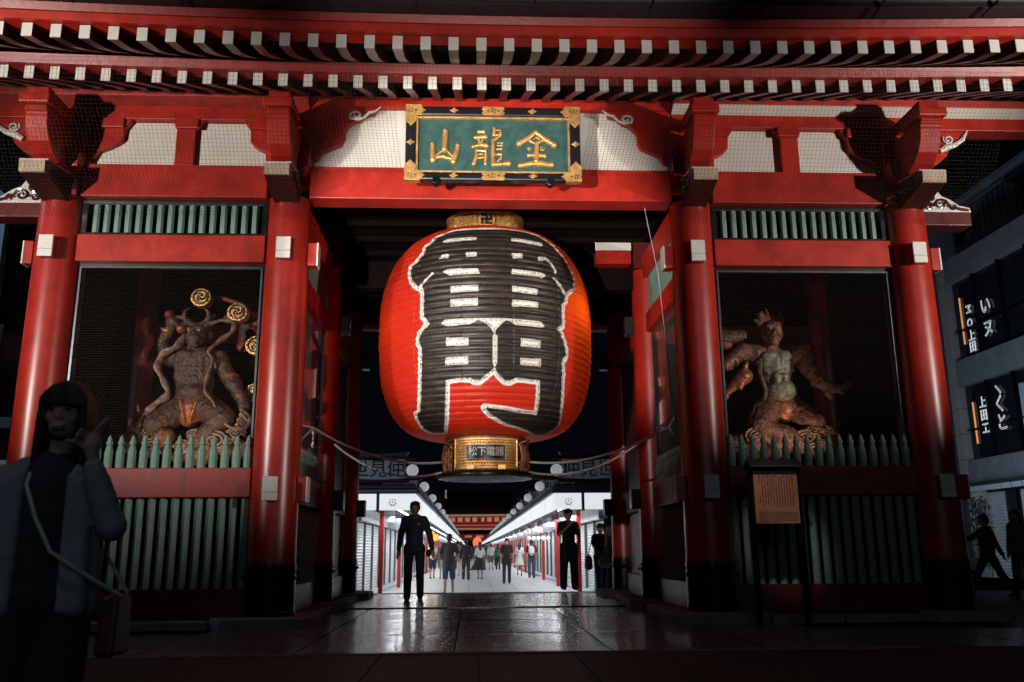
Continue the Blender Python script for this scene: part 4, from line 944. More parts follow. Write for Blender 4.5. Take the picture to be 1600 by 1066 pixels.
def bulk(T, hc):
    T.scale = (1.10, 1.06, 1.035); T.location.z = 2.3*(1-1.035)
    for c in T.children:
        if c.name.startswith('head'):
            q = 1.22; c.scale = (q, q, q); c.location = Vector(hc)*(1-q)
bulk(thunder(), (0, -.04, 3.66))
def wind():
    T = thing('guardian_statue', 'muscular wind guardian with pale belly and flame hair behind the right wire screen', 'statue', (4.12, 1.45, 0))
    MB().box(-.85, .85, -.35, .45, 1.5, 1.9).build('plinth', DARKW, T)
    cloudrock(T, -.05, -.05, 2.33, .62, 8)
    body = [('e', (0, 0, 2.80), (.25, .17, .15)),
            ('c', (-.05, 0, 3.58), .09, (-.04, -.04, 3.72), .085),
            ('c', (-.22, .02, 3.52), .11, (-.40, .0, 3.58), .09), ('c', (-.40, 0, 3.58), .09, (-.62, -.08, 3.42), .06), ('e', (-.66, -.1, 3.36), (.07, .06, .06)),
            ('c', (.22, .02, 3.55), .13, (.38, .02, 3.60), .12), ('c', (.38, .02, 3.60), .12, (.42, -.05, 3.35), .09), ('c', (.42, -.05, 3.33), .085, (.52, -.15, 3.10), .06),
            ('c', (.52, -.15, 3.10), .05, (.66, -.2, 3.0), .035), ('c', (.56, -.18, 3.06), .03, (.62, -.2, 2.9), .02), ('c', (.66, -.2, 3.0), .03, (.82, -.22, 3.02), .02), ('c', (.6, -.2, 3.08), .025, (.78, -.22, 2.96), .018), ('c', (.82, -.22, 3.02), .02, (.88, -.22, 3.08), .012),
            ('c', (-.13, -.02, 2.76), .17, (-.32, -.2, 2.50), .14), ('c', (-.32, -.2, 2.48), .13, (.02, -.24, 2.36), .10), ('c', (.02, -.24, 2.36), .10, (.16, -.24, 2.22), .08),
            ('c', (.15, -.02, 2.76), .17, (.38, -.18, 2.58), .14), ('c', (.38, -.18, 2.58), .11, (.36, -.12, 2.45), .08)]
    body += [('e', (s_*.25, 0, 3.55), (.12, .12, .11)) for s_ in (-1, 1)]
    b = fuse('body', body, .016, WOODS, T, 1, .028, 0, grow=.028)
    for (pa, pb, r0) in (((-.57, -.06, 3.44), (-.60, -.07, 3.42), .10), ((.49, -.12, 3.15), (.51, -.14, 3.12), .10), ((.41, -.02, 3.42), (.42, -.03, 3.39), .13)):
        MB().tube([pa, pb], r0, 14).build('armlet', LOIN, b, smooth=True)
    ch = [('e', (0, 0, 3.40), (.23, .16, .2)), ('e', (0, -.02, 3.18), (.19, .16, .18)), ('e', (.02, -.08, 3.0), (.19, .17, .155))]
    for s in (-1, 1):
        for k in range(4): ch.append(('c', (s*.03, -.165, 3.43-k*.055), .018, (s*.17, -.12, 3.46-k*.055), .014))
        for k in range(3): ch.append(('e', (s*.05, -.185, 3.19-k*.05), (.035, .03, .022)))
        ch.append(('e', (s*.10, -.12, 3.48), (.1, .07, .055)))
    fuse('chest', ch, .013, FLESH, T, 1, .014, 0, grow=.035)
    hd = [('e', (-.04, -.08, 3.80), (.115, .13, .15)), ('e', (-.05, -.19, 3.72), (.065, .05, .045)), ('e', (-.05, -.2, 3.79), (.028, .045, .04)), ('e', (-.09, -.18, 3.855), (.045, .03, .02)), ('e', (0, -.18, 3.855), (.045, .03, .02)),
          ('e', (-.05, -.17, 3.665), (.05, .045, .03)), ('e', (.08, -.05, 3.79), (.03, .04, .055))]
    rr_ = random.Random(14)
    for k in range(46):
        a = rr_.uniform(-.3, math.pi+.3); z = rr_.uniform(3.86, 3.95); q = rr_.uniform(.4, 1)
        hd.append(('c', (-.04+.1*math.cos(a), -.04+.05*math.sin(a), z), .035, (-.04+.17*math.cos(a)*q, -.03+.08*math.sin(a), z+rr_.uniform(.02, .17)*(1.3-.5*abs(math.cos(a)))), .012))
    h = fuse('head', hd, .011, WOODS, T, 1, .010, 0)
    for s in (-1, 1): MB().ball((-.045+s*.042, -.20, 3.825), .011, 8, 6).build('eye', EYE, h, smooth=True)
    fuse('loincloth', [('e', (.03, -.12, 2.72), (.15, .11, .17)), ('c', (-.18, -.13, 2.86), .025, (.2, -.13, 2.86), .025)], .015, LOIN, T, 2, .02, 0)
    RB = []; m = type('q', (), {'tube': staticmethod(lambda *a, **k: RB.append(MB().tube(*a, **k)))})
    m.tube([(-.2, -.15, 2.86), (-.36, -.18, 2.78), (-.44, -.2, 2.62), (-.46, -.2, 2.5)], [.03, .035, .03, .02], 8, flat=.6)
    m.tube([(.2, -.15, 2.86), (.34, -.18, 2.76), (.42, -.2, 2.58), (.56, -.2, 2.46), (.68, -.2, 2.44), (.7, -.2, 2.56)], [.04, .05, .055, .055, .07, .02], 8, flat=.6)
    m.tube([(-.2, -.1, 3.5), (-.26, -.16, 3.25), (-.2, -.17, 3.0), (-.22, -.16, 2.86)], [.035, .03, .03, .03], 8, flat=.6)
    for q in RB: q.build('ribbon', WOODD, T, smooth=True)
    # wind sack sweeping behind on the left
    m = MB().tube([(-.1, .15, 3.75), (-.35, .15, 3.84), (-.6, .12, 3.80), (-.78, .08, 3.66), (-.8, .05, 3.4), (-.74, .02, 3.12), (-.66, 0, 3.0)], [.05, .09, .11, .12, .11, .08, .05], 12)
    m.build('wind_sack', WOODD, T, smooth=True)
    fuse('sack_mouth', [('c', (-.66, -.05, 3.0), .05, (-.45, -.1, 3.2), .11), ('c', (-.52, -.12, 3.05), .05, (-.42, -.14, 3.38), .03), ('e', (-.72, -.05, 2.92), (.07, .05, .04))], .016, LOIN, T, 1, .02, 0)
    MB().ball((-.66, -.05, 3.66), .10, 10, 8, (1, .7, .7)).build('red_jewel', REDS, T, smooth=True)
    MB().box(-.9, -.1, .35, .42, 3.82, 3.98).build('back_rail', REDF, T, bevel=.01)
    return T
bulk(wind(), (-.04, -.05, 3.70))
# ------------------------------------------------------------------ shopping street beyond the gate
LITW = mat('emissive_white_fascia', (.75, .76, .78), .5, var=.06, scale=1.2, emit=(.92, .97, 1), es=.78)  # white fascia panels, brightness set by emission in the material
SHUT = mat('white_roller_shutter', (.58, .60, .61), .45, var=.3, scale=1.1, bump=.1)
POST = mat('red_shop_post', (.45, .02, .02), .4, var=.2)
EAVE = mat('blue_grey_eave', (.13, .155, .17), .5, var=.3)
TUBE = mat('lit_tube', (1, 1, 1), .5, var=0, emit=(.95, .98, 1), es=9)
GLOBE = mat('frosted_globe', (.7, .72, .73), .35, var=.1, emit=(.9, .95, 1), es=.28)
DKROOF = mat('dark_shop_roof', (.02, .022, .025), .6, var=.4)
SIGNW = mat('pale_sign_board', (.35, .38, .42), .6, var=.15, scale=4)
SIGNL = mat('faintly_lit_sign_board', (.40, .44, .5), .6, var=.15, scale=4, emit=(.7, .85, 1), es=.03)  # slight emission put into the board to brighten it
MARO = mat('maroon_trim', (.10, .015, .03), .5)
for nm, y0, y1, pw in (('near', 13.9, 40, 950), ('far', 40, 118, 2600)):
    for s, x in ((-1, -2.45), (1, 2.6)):
        area('canopy_light_'+nm, (x, (y0+y1)/2, 1.80), (x*1.02, (y0+y1)/2+.001, -.4), pw*.42, .25, y1-y0, (.95, .98, 1)).rotation_euler = (0, 0, 0)
def shutter_mesh(w, h):
    m = MB(); n = int(h/.085)
    for k in range(n):
        z = h*k/n; a = h/n; i = len(m.v)
        m.v += [(0, 0, z), (0, w, z), (.022, w, z+a*.5), (.022, 0, z+a*.5), (0, 0, z+a*.96), (0, w, z+a*.96)]
        m.f += [(i, i+1, i+2, i+3), (i+3, i+2, i+5, i+4)]
    return m.mesh('shutter')
SHM = shutter_mesh(2.02, 2.05)
def shop(s, xe, k0, label):
    """one shop bay 6.4 m long; s=-1 left, +1 right; xe canopy edge x (abs)"""
    t = thing('shop', label, 'shop', (0, 14.8, -.42), 0, 'shuttered shops along the lit street')
    def bx(name, xa, xb, y0, y1, z0, z1, m, par=None, bev=0):
        a, b = sorted((s*xa, s*xb)); return MB().box(a, b, y0, y1, z0, z1).build(name, m, par or t, bevel=bev)
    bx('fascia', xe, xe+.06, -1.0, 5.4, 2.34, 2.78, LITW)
    bx('fascia_seam', xe-.004, xe, 2.2, 2.23, 2.34, 2.78, EAVE)
    bx('cornice', xe-.08, xe+.2, -1.02, 5.4, 2.785, 2.83, EAVE); bx('cornice', xe-.12, xe+.2, -1.05, 5.4, 2.94, 2.98, EAVE)
    a, b = sorted((s*(xe-.09), s*(xe+.1))); cb = MB().box(a, b, 0, .14, 2.83, 2.94).mesh('cornice_block')
    for q in range(9): place('cornice_block', cb, SIGNW, t, loc=(0, -1.0+q*.71, 0))
    bx('soffit', xe+.06, 3.5, -1.0, 5.4, 2.55, 2.58, SHUT)
    m = MB()
    for q in range(16): a, b = sorted((s*(xe+.06), s*3.4)); m.box(a, b, -.95+q*.4, -.90+q*.4, 2.45, 2.55)
    m.build('soffit_rib', EAVE, t, kind='stuff')
    m = MB(); rr_ = random.Random(17)
    for q in range(46):
        a, b = sorted((s*(xe+.08), s*(xe+.10))); y = -.95+q*.138; m.box(a, b, y, y+rr_.uniform(.05, .11), 2.34-rr_.uniform(.03, .12), 2.335)
    m.build('eave_fringe', EAVE, t, kind='stuff')
    for q, (hy, hw_, hh) in enumerate(((.4, .30, .34), (2.0, .22, .5), (3.9, .36, .26))):
        a, b = sorted((s*(2.60), s*(2.60+.04))); h_ = MB().box(s*2.62-.15*(1+.3*q), s*2.62+.15*(1+.3*q), hy, hy+.03, 2.40-hh, 2.40).build('hanging_sign', (SIGNW, EAVE, MARO)[q], t)
    bx('roof', xe+.05, 8.5, -.9, 5.4, 2.98, 3.05, DKROOF)
    bx('post', 2.74, 2.86, -.06, .06, 0, 2.55, POST, bev=.008)
    bx('lamp_tube', 2.4, 2.44, -.5, 4.9, 2.42, 2.45, TUBE)
    for q in range(3): place('shutter', SHM, SHUT, t, loc=(s*3.45, -.95+q*2.12, 0), rot=(0, 0, 0))
    for q in range(4): bx('shutter_rail', 3.38, 3.46, -.99+q*2.12, -.94+q*2.12, 0, 2.1, EAVE)
    bx('shutter_box', 3.25, 3.5, -1.0, 5.4, 2.08, 2.5, SHUT)
    bx('kerb', 3.05, 3.5, -1.0, 5.4, 0, .06, SIGNW)
    return t
ORD = ['first', 'second', 'third', 'fourth', 'fifth', 'sixth', 'seventh', 'eighth', 'ninth', 'tenth', 'eleventh', 'twelfth', 'thirteenth', 'fourteenth', 'fifteenth', 'sixteenth']
for s, xe, side in ((-1, 1.80, 'left'), (1, 2.03, 'right')):
    p = shop(s, xe, 0, 'nearest shuttered shop on the %s side, white canopy end facing the gate' % side)
    a, b = sorted((s*xe, s*4.2)); e = MB(); e.box(a, b, -1.06, -1.0, 2.34, 2.78)
    for k in range(1, 16):
        c = copy_tree(p, loc=(0, 14.8+6.4*k, -.42), label='white canopied shop on the %s of the street, %s from the gate' % (side, ORD[k]))
    e.build('fascia', LITW, p)
    a, b = sorted((s*(xe-.05), s*5)); MB().box(a, b, -1.10, -1.02, 2.785, 2.83).build('cornice', EAVE, p); MB().box(a, b, -1.15, -1.02, 2.94, 2.98).build('cornice', EAVE, p); MB().box(a, b, -1.05, -1.0, 2.83, 2.94).build('cornice', SIGNW, p)
    a, b = sorted((s*2.78, s*2.86)); MB().box(a, b, -1.075, -1.062, 2.30, 2.79).build('trim_strip', EAVE, p)
    # round crest of small characters on the canopy end
    m = MB(); rr_ = random.Random(5)
    cx_ = s*2.42
    for (dx, dz) in ((-.07, .05), (0, .07), (.07, .05), (-.08, -.02), (0, 0), (.08, -.03), (-.03, -.08), (.04, -.08)):
        for q in range(3):
            a0 = rr_.uniform(0, 3.1); m.tube([(cx_+dx-.025*math.cos(a0), -1.066, 2.56+dz-.025*math.sin(a0)), (cx_+dx+.025*math.cos(a0), -1.066, 2.56+dz+.025*math.sin(a0))], .006, 4)
    m.tube([(cx_+.1*math.cos(a0), -1.066, 2.56+.1*math.sin(a0)) for a0 in np.linspace(-2.6, -.6, 8)], .006, 4)
    m.build('crest_writing', INK, p)
    far = thing('shop_row', 'long run of small white canopies fading into the distance on the %s' % side, 'shops', (0, 117.2, -.42))
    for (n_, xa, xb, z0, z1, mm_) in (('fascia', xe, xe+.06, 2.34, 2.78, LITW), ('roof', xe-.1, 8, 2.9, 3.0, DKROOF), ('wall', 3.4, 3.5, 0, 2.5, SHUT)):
        a, b = sorted((s*xa, s*xb)); MB().box(a, b, 0, 110, z0, z1).build(n_, mm_, far)
# globe lamps on bent arms along the eaves
gl = thing('globe_lamp', 'x', 'street lamp', (0, 0, 0), 0, 'globe lamps along the shop eaves')
MB().ball((0, 0, 0), .165, 20, 14).build('globe', GLOBE, gl, smooth=True)
MB().tube([(-.05, 0, -.2), (-.2, 0, -.16), (-.24, 0, .02), (-.2, 0, .2), (-.08, 0, .26)], .022, 8).build('arm', EAVE, gl, smooth=True)
MB().box(-.36, .10, -.05, .05, .3, .34).build('bracket', MARO, gl)
def setl(o, l): o['label'] = l
first = True
for s, x0, side in ((-1, -1.86, 'left'), (1, 2.05, 'right')):
    for k in range(14):
        y = 12.9+6.4*k if k else 13.2
        o = gl if first else copy_tree(gl)
        first = False
        o.location = (x0, y, 2.95-.02*k); o.scale = (1 if s < 0 else -1, 1, 1)
        o['label'] = ('white globe lamp nearest the gate on the %s row' % side) if k == 0 else 'white globe lamp above the %s shops, %s one from the gate' % (side, ORD[k])
# big roof sign boards
def signboard(xc, y, z, txt, lab, w=1.5, h=.52, sc=1):
    t = thing('sign_board', lab, 'sign', (xc, y, z), 0, 'curved street signs on the shop roofs')
    pts = []
    n = 10
    for k in range(n+1): u = -1+2*k/n; pts.append((u*w/2*(1-.03*0), -h/2+.04*u*u))
    for k in range(n+1): u = 1-2*k/n; pts.append((u*w/2, h/2+.05*u*u))
    MB().prism(pts, -.04, .04, 'y').build('board', SIGNL, t)
    for z0, z1 in ((h/2+.06, h/2+.13), (-h/2-.09, -h/2-.02)): MB().box(-w/2-.12, w/2+.12, -.1, .12, z0, z1).build('trim', MARO, t, bevel=.01)
    MB().prism([(-w/2-.02, h/2+.13), (w/2+.02, h/2+.13), (w/2+.1, h/2+.24), (0, h/2+.18), (-w/2-.1, h/2+.24)], -.08, .1, 'y').build('top_ridge', EAVE, t)
    for k, ch in enumerate(txt):
        place('character', text_mesh(ch, .50*sc, .008), INK, t, loc=((k-(len(txt)-1)/2)*.49*sc, -.052, 0))
    for s in (-1, 1): MB().box(s*w*.35-.03, s*w*.35+.03, -.03, .03, -h/2-.3, -h/2-.05).build('leg', EAVE, t)
    return t
signboard(-2.86, 14.0, 3.03, '世見仲', 'curved grey street sign with three black characters above the left canopy end')
signboard(3.03, 14.0, 3.03, '仲見世', 'curved grey street sign with three black characters above the right canopy end')
for k in range(1, 6):
    y = 14+6.4*k
    for s, t_ in ((-1, '世見仲'), (1, '仲見世')):
        m = thing('sign_board', 'dim street sign on the %s shop roofs, %s from the gate' % ('left' if s < 0 else 'right', ORD[k]), 'sign', (s*2.75, y, 3.0), 0, 'curved street signs on the shop roofs')
        MB().box(-.6, .6, -.04, .04, -.22, .22).build('board', SIGNL, m); MB().box(-.75, .75, -.1, .1, .24, .30).build('trim', MARO, m)
        for q, ch in enumerate(t_): place('character', text_mesh(ch, .36, .006), INK, m, loc=((q-1)*.37, -.05, 0))
# orange paper lanterns and white ones under the canopies
OR = mat('lit_orange_paper', (.8, .3, .06), .6, var=.1, emit=(1, .30, .04), es=1.6)
for x, y, z, l in ((-2.08, 30.0, 1.52, 'glowing orange paper lantern under the left canopy, nearer one'), (-1.95, 31.2, 1.42, 'glowing orange paper lantern under the left canopy, farther one')):
    t = thing('hanging_lantern', l, 'lantern', (x, y, z), 0, 'small orange lanterns under the left canopy')
    m = MB().ball((0, 0, 0), .19, 16, 12, (1, 1, .85)); m.build('shade', OR, t, smooth=True); MB().box(-.07, .07, -.07, .07, .15, .19).build('cap', INK, t); MB().box(-.005, .005, -.005, .005, .19, .6).build('cord', INK, t)
wl = None
for j in range(2):
    for k in range(5):
        l = 'small white paper lantern, %s of the %s hanging row by the right shops' % (ORD[k], ('upper', 'lower')[j])
        if wl is None:
            wl = thing('hanging_lantern', l, 'lantern', (0, 0, 0), 0, 'small white lanterns hung in two rows'); MB().ball((0, 0, 0), .09, 12, 8, (1, 1, 1.15)).build('shade', GLOBE, wl, smooth=True); MB().box(-.035, .035, -.035, .035, .095, .12).build('cap', INK, wl); t = wl
        else: t = copy_tree(wl)
        t['label'] = l; t.location = (2.14+.21*k, 27.0, 1.62-.32*j)
# ------------------------------------------------------------------ far inner gate
HW = mat('floodlit_far_plaster', (.62, .45, .36), .7, var=.1, emit=(1, .55, .38), es=.25)  # floodlighting is put into the far plaster as emission
HR = mat('floodlit_far_red', (.42, .035, .03), .6, var=.2, emit=(1, .06, .04), es=.07)  # likewise the far red glows by its own emission
hz = thing('far_gate', 'two storey red gate glowing at the far end of the street', 'gate', (2, 250, -.4))
def hb(n_, x0, x1, y0, y1, z0, z1, m): return MB().box(x0, x1, y0, y1, z0, z1).build(n_, m, hz)
MB().prism([(-10.5, 11.0), (10.5, 11.0), (9.2, 16.2), (9.6, 17.6), (-9.6, 17.6), (-9.2, 16.2)], -4, 6, 'y').build('roof', DKROOF, hz)
hb('ridge', -9.7, 9.7, -4.3, 0, 16.0, 17.4, mat('ridge_lit', (.16, .10, .08), .6)); hb('ridge_end', -9.9, -9.5, -4.4, 0, 15.8, 18, HW)
hb('eave', -11, 11, -6, 4, 10.6, 11.0, HW); hb('wall', -8.5, 8.5, -3, 3, 7.0, 10.6, HR)
for k in range(8): hb('plaster_panel', -8.3+k*2.1, -7.0+k*2.1, -3.1, -3, 9.0, 10.2, HW)
for k in range(9): MB().ball((-8.9+k*2.15, -3.6, 10.1), .32, 8, 6).build('bracket', HR, hz)
hb('balcony', -9, 9, -4.5, 3, 6.9, 7.2, HW); hb('railing', -9, 9, -4.5, -4.4, 7.9, 8.1, HW); hb('plaque', -.5, .5, -3.4, -3.2, 9, 10.6, GOLDP)
hb('lower_roof', -11.5, 11.5, -6, 4, 5.6, 6.3, DKROOF); hb('lower_wall', -8.5, 8.5, -3, 3, 3.9, 5.6, HR)
for k in range(6): hb('column', -8.4+k*3.3, -7.9+k*3.3, -3.2, -2.7, 0, 5.4, HR)
for k in range(5): hb('plaster_panel', -7.5+k*3.3, -5.5+k*3.3, -3.1, -3, 4.6, 5.2, HW)
MB().ball((-.6, -3.8, 3.2), 1.3, 16, 12, (1, 1, 1.2)).build('hanging_lantern', mat('far_lantern', (.6, .1, .05), .6, emit=(1, .22, .10), es=1.0), hz, smooth=True)
# ------------------------------------------------------------------ building to the right
CONC = mat('grey_concrete_panel', (.17, .18, .19), .75, var=.3, scale=2.5, bump=.25, bscale=30)
BLW = mat('blue_grey_render', (.12, .15, .18), .8, var=.25, scale=1.5, bump=.15, bscale=40)
GLS = mat('dark_window_glass', (.012, .014, .018), .08, var=.2, rvar=0)
NEON = mat('white_outline_lettering', (.8, .85, .85), .5, var=0, emit=(.9, 1, 1), es=.55)
ORT = mat('orange_neon_tube', (1, .5, .2), .5, var=0, emit=(1, .36, .12), es=.6)
rb = thing('shop_building', 'dark three storey building with concrete bands and lettered windows right of the gate', 'building', (14, 0, 0))
def rbx(n_, x0, x1, y0, y1, z0, z1, m, par=None, bev=0): return MB().box(x0, x1, y0, y1, z0, z1).build(n_, m, par or rb, bevel=bev)
rbx('core', .35, 9, 2, 14.35, 0, 9.0, BLACKW)
for (z0, z1) in ((8.5, 9.22), (5.38, 6.15), (2.55, 3.24)):
    for k in range(20):
        y1 = 14.0-k*.58; rbx('concrete_panel', 0, .34, y1-.57, y1, z0, z1, CONC, bev=.01)
for k in range(9): rbx('concrete_panel', -.02, .34, 14.02, 14.42, 2.55+k*.74, 3.28+k*.74, mat('pale_pilaster', (.3, .27, .25), .7, var=.2) if k == 0 else bpy.data.materials['pale_pilaster'], bev=.01)
for (z0, z1) in ((6.15, 8.5), (3.24, 5.38)):
    for k in range(9):
        y1 = 13.98-k*1.25; w = rbx('window', .20, .24, y1-1.2, y1, z0, z1, GLS)
        rbx('mullion', .06, .30, y1-1.25, y1-1.2, z0, z1, IRON, w)
        rbx('transom', .10, .26, y1-1.2, y1, z0+.85, z0+.89, IRON, w)
    rbx('neon_strip', .15, .18, 13.60, 13.64, z0+.9, z1-.5, ORT); rbx('neon_strip', .15, .18, 13.60, 13.64, z0+.45, z0+.83, ORT)
def outline(ch, size, y, z, rz=0):
    cu = bpy.data.curves.new('t', 'FONT'); cu.body = ch; cu.size = size; cu.fill_mode = 'NONE'; cu.bevel_depth = .007; cu.bevel_resolution = 1; cu.align_x = 'CENTER'; cu.align_y = 'CENTER'; cu.resolution_u = 3
    o = bpy.data.objects.new('t', cu); COL.objects.link(o); bpy.context.view_layer.update()
    me = bpy.data.meshes.new_from_object(o.evaluated_get(bpy.context.evaluated_depsgraph_get())); bpy.data.objects.remove(o)
    me.materials.clear(); me.transform(Matrix.Rotation(rz, 4, 'Z')); me.transform(Matrix.Rotation(R_(90), 4, 'X')); me.transform(Matrix.Rotation(-math.pi/2, 4, 'Z'))
    place('letter', me, NEON, rb, loc=(.14, y, z))
for ch, y, z, r0 in (('M', 13.2, 7.55, -1.57), ('O', 13.2, 7.13, 0), ('上', 13.2, 6.75, 0), ('田', 13.2, 6.42, 0), ('上', 13.1, 4.78, 0), ('田', 13.1, 4.42, 0), ('工', 13.1, 4.05, 0)): outline(ch, .34, y, z, r0)
for ch, y, z in (('い', 12.35, 7.4), ('ヌ', 12.35, 6.75), ('ヽ', 12.3, 5.0), ('く', 12.3, 4.6), ('と', 12.3, 4.1)): outline(ch, .52, y, z)
rbx('banner', .12, .15, 11.1, 11.35, 3.5, 5.0, SIGNW)
rbx('awning', -.5, .3, 3, 14.4, 2.42, 2.55, DKROOF); 
for k in range(24): rbx('awning_scallop', -.55, -.5, 14.3-k*.45-.40, 14.3-k*.45, 2.30, 2.44, SIGNW, bev=.01)
for k, (y0, y1) in enumerate(((12.5, 13.6), (9.9, 12.0), (7.2, 9.4))):
    place('shutter', shutter_mesh(y1-y0, 2.3), SHUT, rb, loc=(.18, y0, 0)) 
    rbx('shutter_post', .05, .3, y0-.12, y0-.02, 0, 2.42, STEEL)
rbx('white_wall', .1, .3, 13.7, 14.4, 0, 2.42, PLAST)
# ivy on the white wall
IVY = mat('ivy_leaf', (.03, .05, .03), .6, var=.4)
rr_ = random.Random(2); m = MB()
for k in range(420):
    y = rr_.uniform(13.3, 14.35); z = rr_.uniform(.3, 2.2); x = 13.98+rr_.uniform(-.06, .06); a = rr_.uniform(0, 6.3); q = rr_.uniform(.03, .06); n = len(m.v)
    m.v += [(x, y-q*math.cos(a), z-q*math.sin(a)), (x+.02, y+q*.6*math.sin(a), z-q*.6*math.cos(a)), (x-.01, y+q*math.cos(a), z+q*math.sin(a)), (x+.02, y-q*.6*math.sin(a), z+q*.6*math.cos(a))]; m.f.append((n, n+1, n+2, n+3))
for k in range(6): m.tube([(14.0, 13.4+k*.17, 0), (13.98, 13.45+k*.17, 1.0), (14.0, 13.35+k*.18, 2.1)], .012, 5)
o = m.build('ivy', IVY); o['label'] = 'thin dark ivy climbing the pale wall at the right edge'; o['category'] = 'plant'
b2 = thing('apartment_block', 'blue grey block with dark balconies rising above the concrete shop building', 'building', (16, 0, 0))
def b2x(n_, *a, bev=0): return MB().box(*a[:6]).build(n_, a[6], b2, bevel=bev)
MB().prism([(12.2, 9), (19.5, 9), (19.5, 12.6), (14.2, 14.0), (12.2, 14.0)], .0, .3, 'x').build('wall', BLW, b2)
b2x('core', .3, 10, 4, 19.5, 0, 13.8, BLACKW); b2x('lower_wall', .1, .3, 14.5, 19.5, 0, 9, BLW)
for z in (9.9, 11.4, 12.9):
    b2x('balcony_slab', -1.2, .3, 4, 14.6, z-.16, z, BLW, bev=.02); b2x('ceiling_shade', -.9, .28, 4, 12.2, z-.3, z-.2, BLACKW)
    for k in range(40): b2x('baluster', -1.16, -1.14, 14.5-k*.26, 14.52-k*.26, z, z+1.0, IRON)
    b2x('handrail', -1.18, -1.12, 4, 14.6, z+1.0, z+1.04, STEEL)
for k in range(3):
    b2x('window', .27, .32, 9.2-k*2.2, 10.9-k*2.2, 10.2, 11.2, GLS)
b2x('white_panel', -1.0, -.97, 13.9, 14.3, 9.0, 10.3, SIGNW); b2x('drain_pipe', -.1, .0, 12.6, 12.7, 9, 14, STEEL)
m = MB().tube([(15.85, 15.2, 11.6), (15.7, 15.2, 11.5), (15.7, 15.2, 11.1), (15.75, 15.9, 10.7), (15.75, 15.9, 10.2)], .12, 10); m.v = [(x-16, y, z) for x, y, z in m.v]; m.build('vent_duct', IRON, b2, smooth=True)
# ------------------------------------------------------------------ building to the left
lb = thing('corner_building', 'blue grey corner building with a window beyond the left pillar', 'building', (-9.5, 6, 0))
def lbx(n_, *a, bev=0): return MB().box(*a[:6]).build(n_, a[6], lb, bevel=bev)
lbx('core', -8, -.02, .2, 26, 0, 13, BLACKW); lbx('wall', -8, 0, 0, .19, 5.0, 13, BLW)
w = lbx('window', -1.7, -.45, -.02, .05, 7.1, 8.4, mat('pale_window', (.25, .33, .38), .2, emit=(.5, .7, .8), es=.05)); MB().box(-1.78, -.37, -.05, -.02, 7.02, 7.1).build('sill', IRON, w)
MB().box(-1.78, -.37, -.05, -.021, 8.4, 8.55).build('lintel', IRON, w); MB().box(-1.1, -1.05, -.05, -.021, 7.1, 8.4).build('mullion', IRON, w)
lbx('canopy', -8, .9, -1.3, 6, 4.25, 4.75, mat('tan_canopy', (.20, .13, .09), .7, var=.3)); lbx('canopy_edge', -8, .95, -1.34, -1.3, 4.2, 4.8, IRON)
lbx('canopy_lower', -8, 1.1, -1.0, 5, 3.0, 3.2, STEEL); 
for k in range(5): MB().ball((-.3-.5*k, -1.1, 4.15), .04, 8, 6).build('downlight', TUBE, lb)
lbx('shop_sign', -2.6, 1.2, -.9, -.85, 2.0, 2.45, SIGNW); lbx('shop_window', -6, 1.1, -.4, -.3, .4, 2.0, GLS)
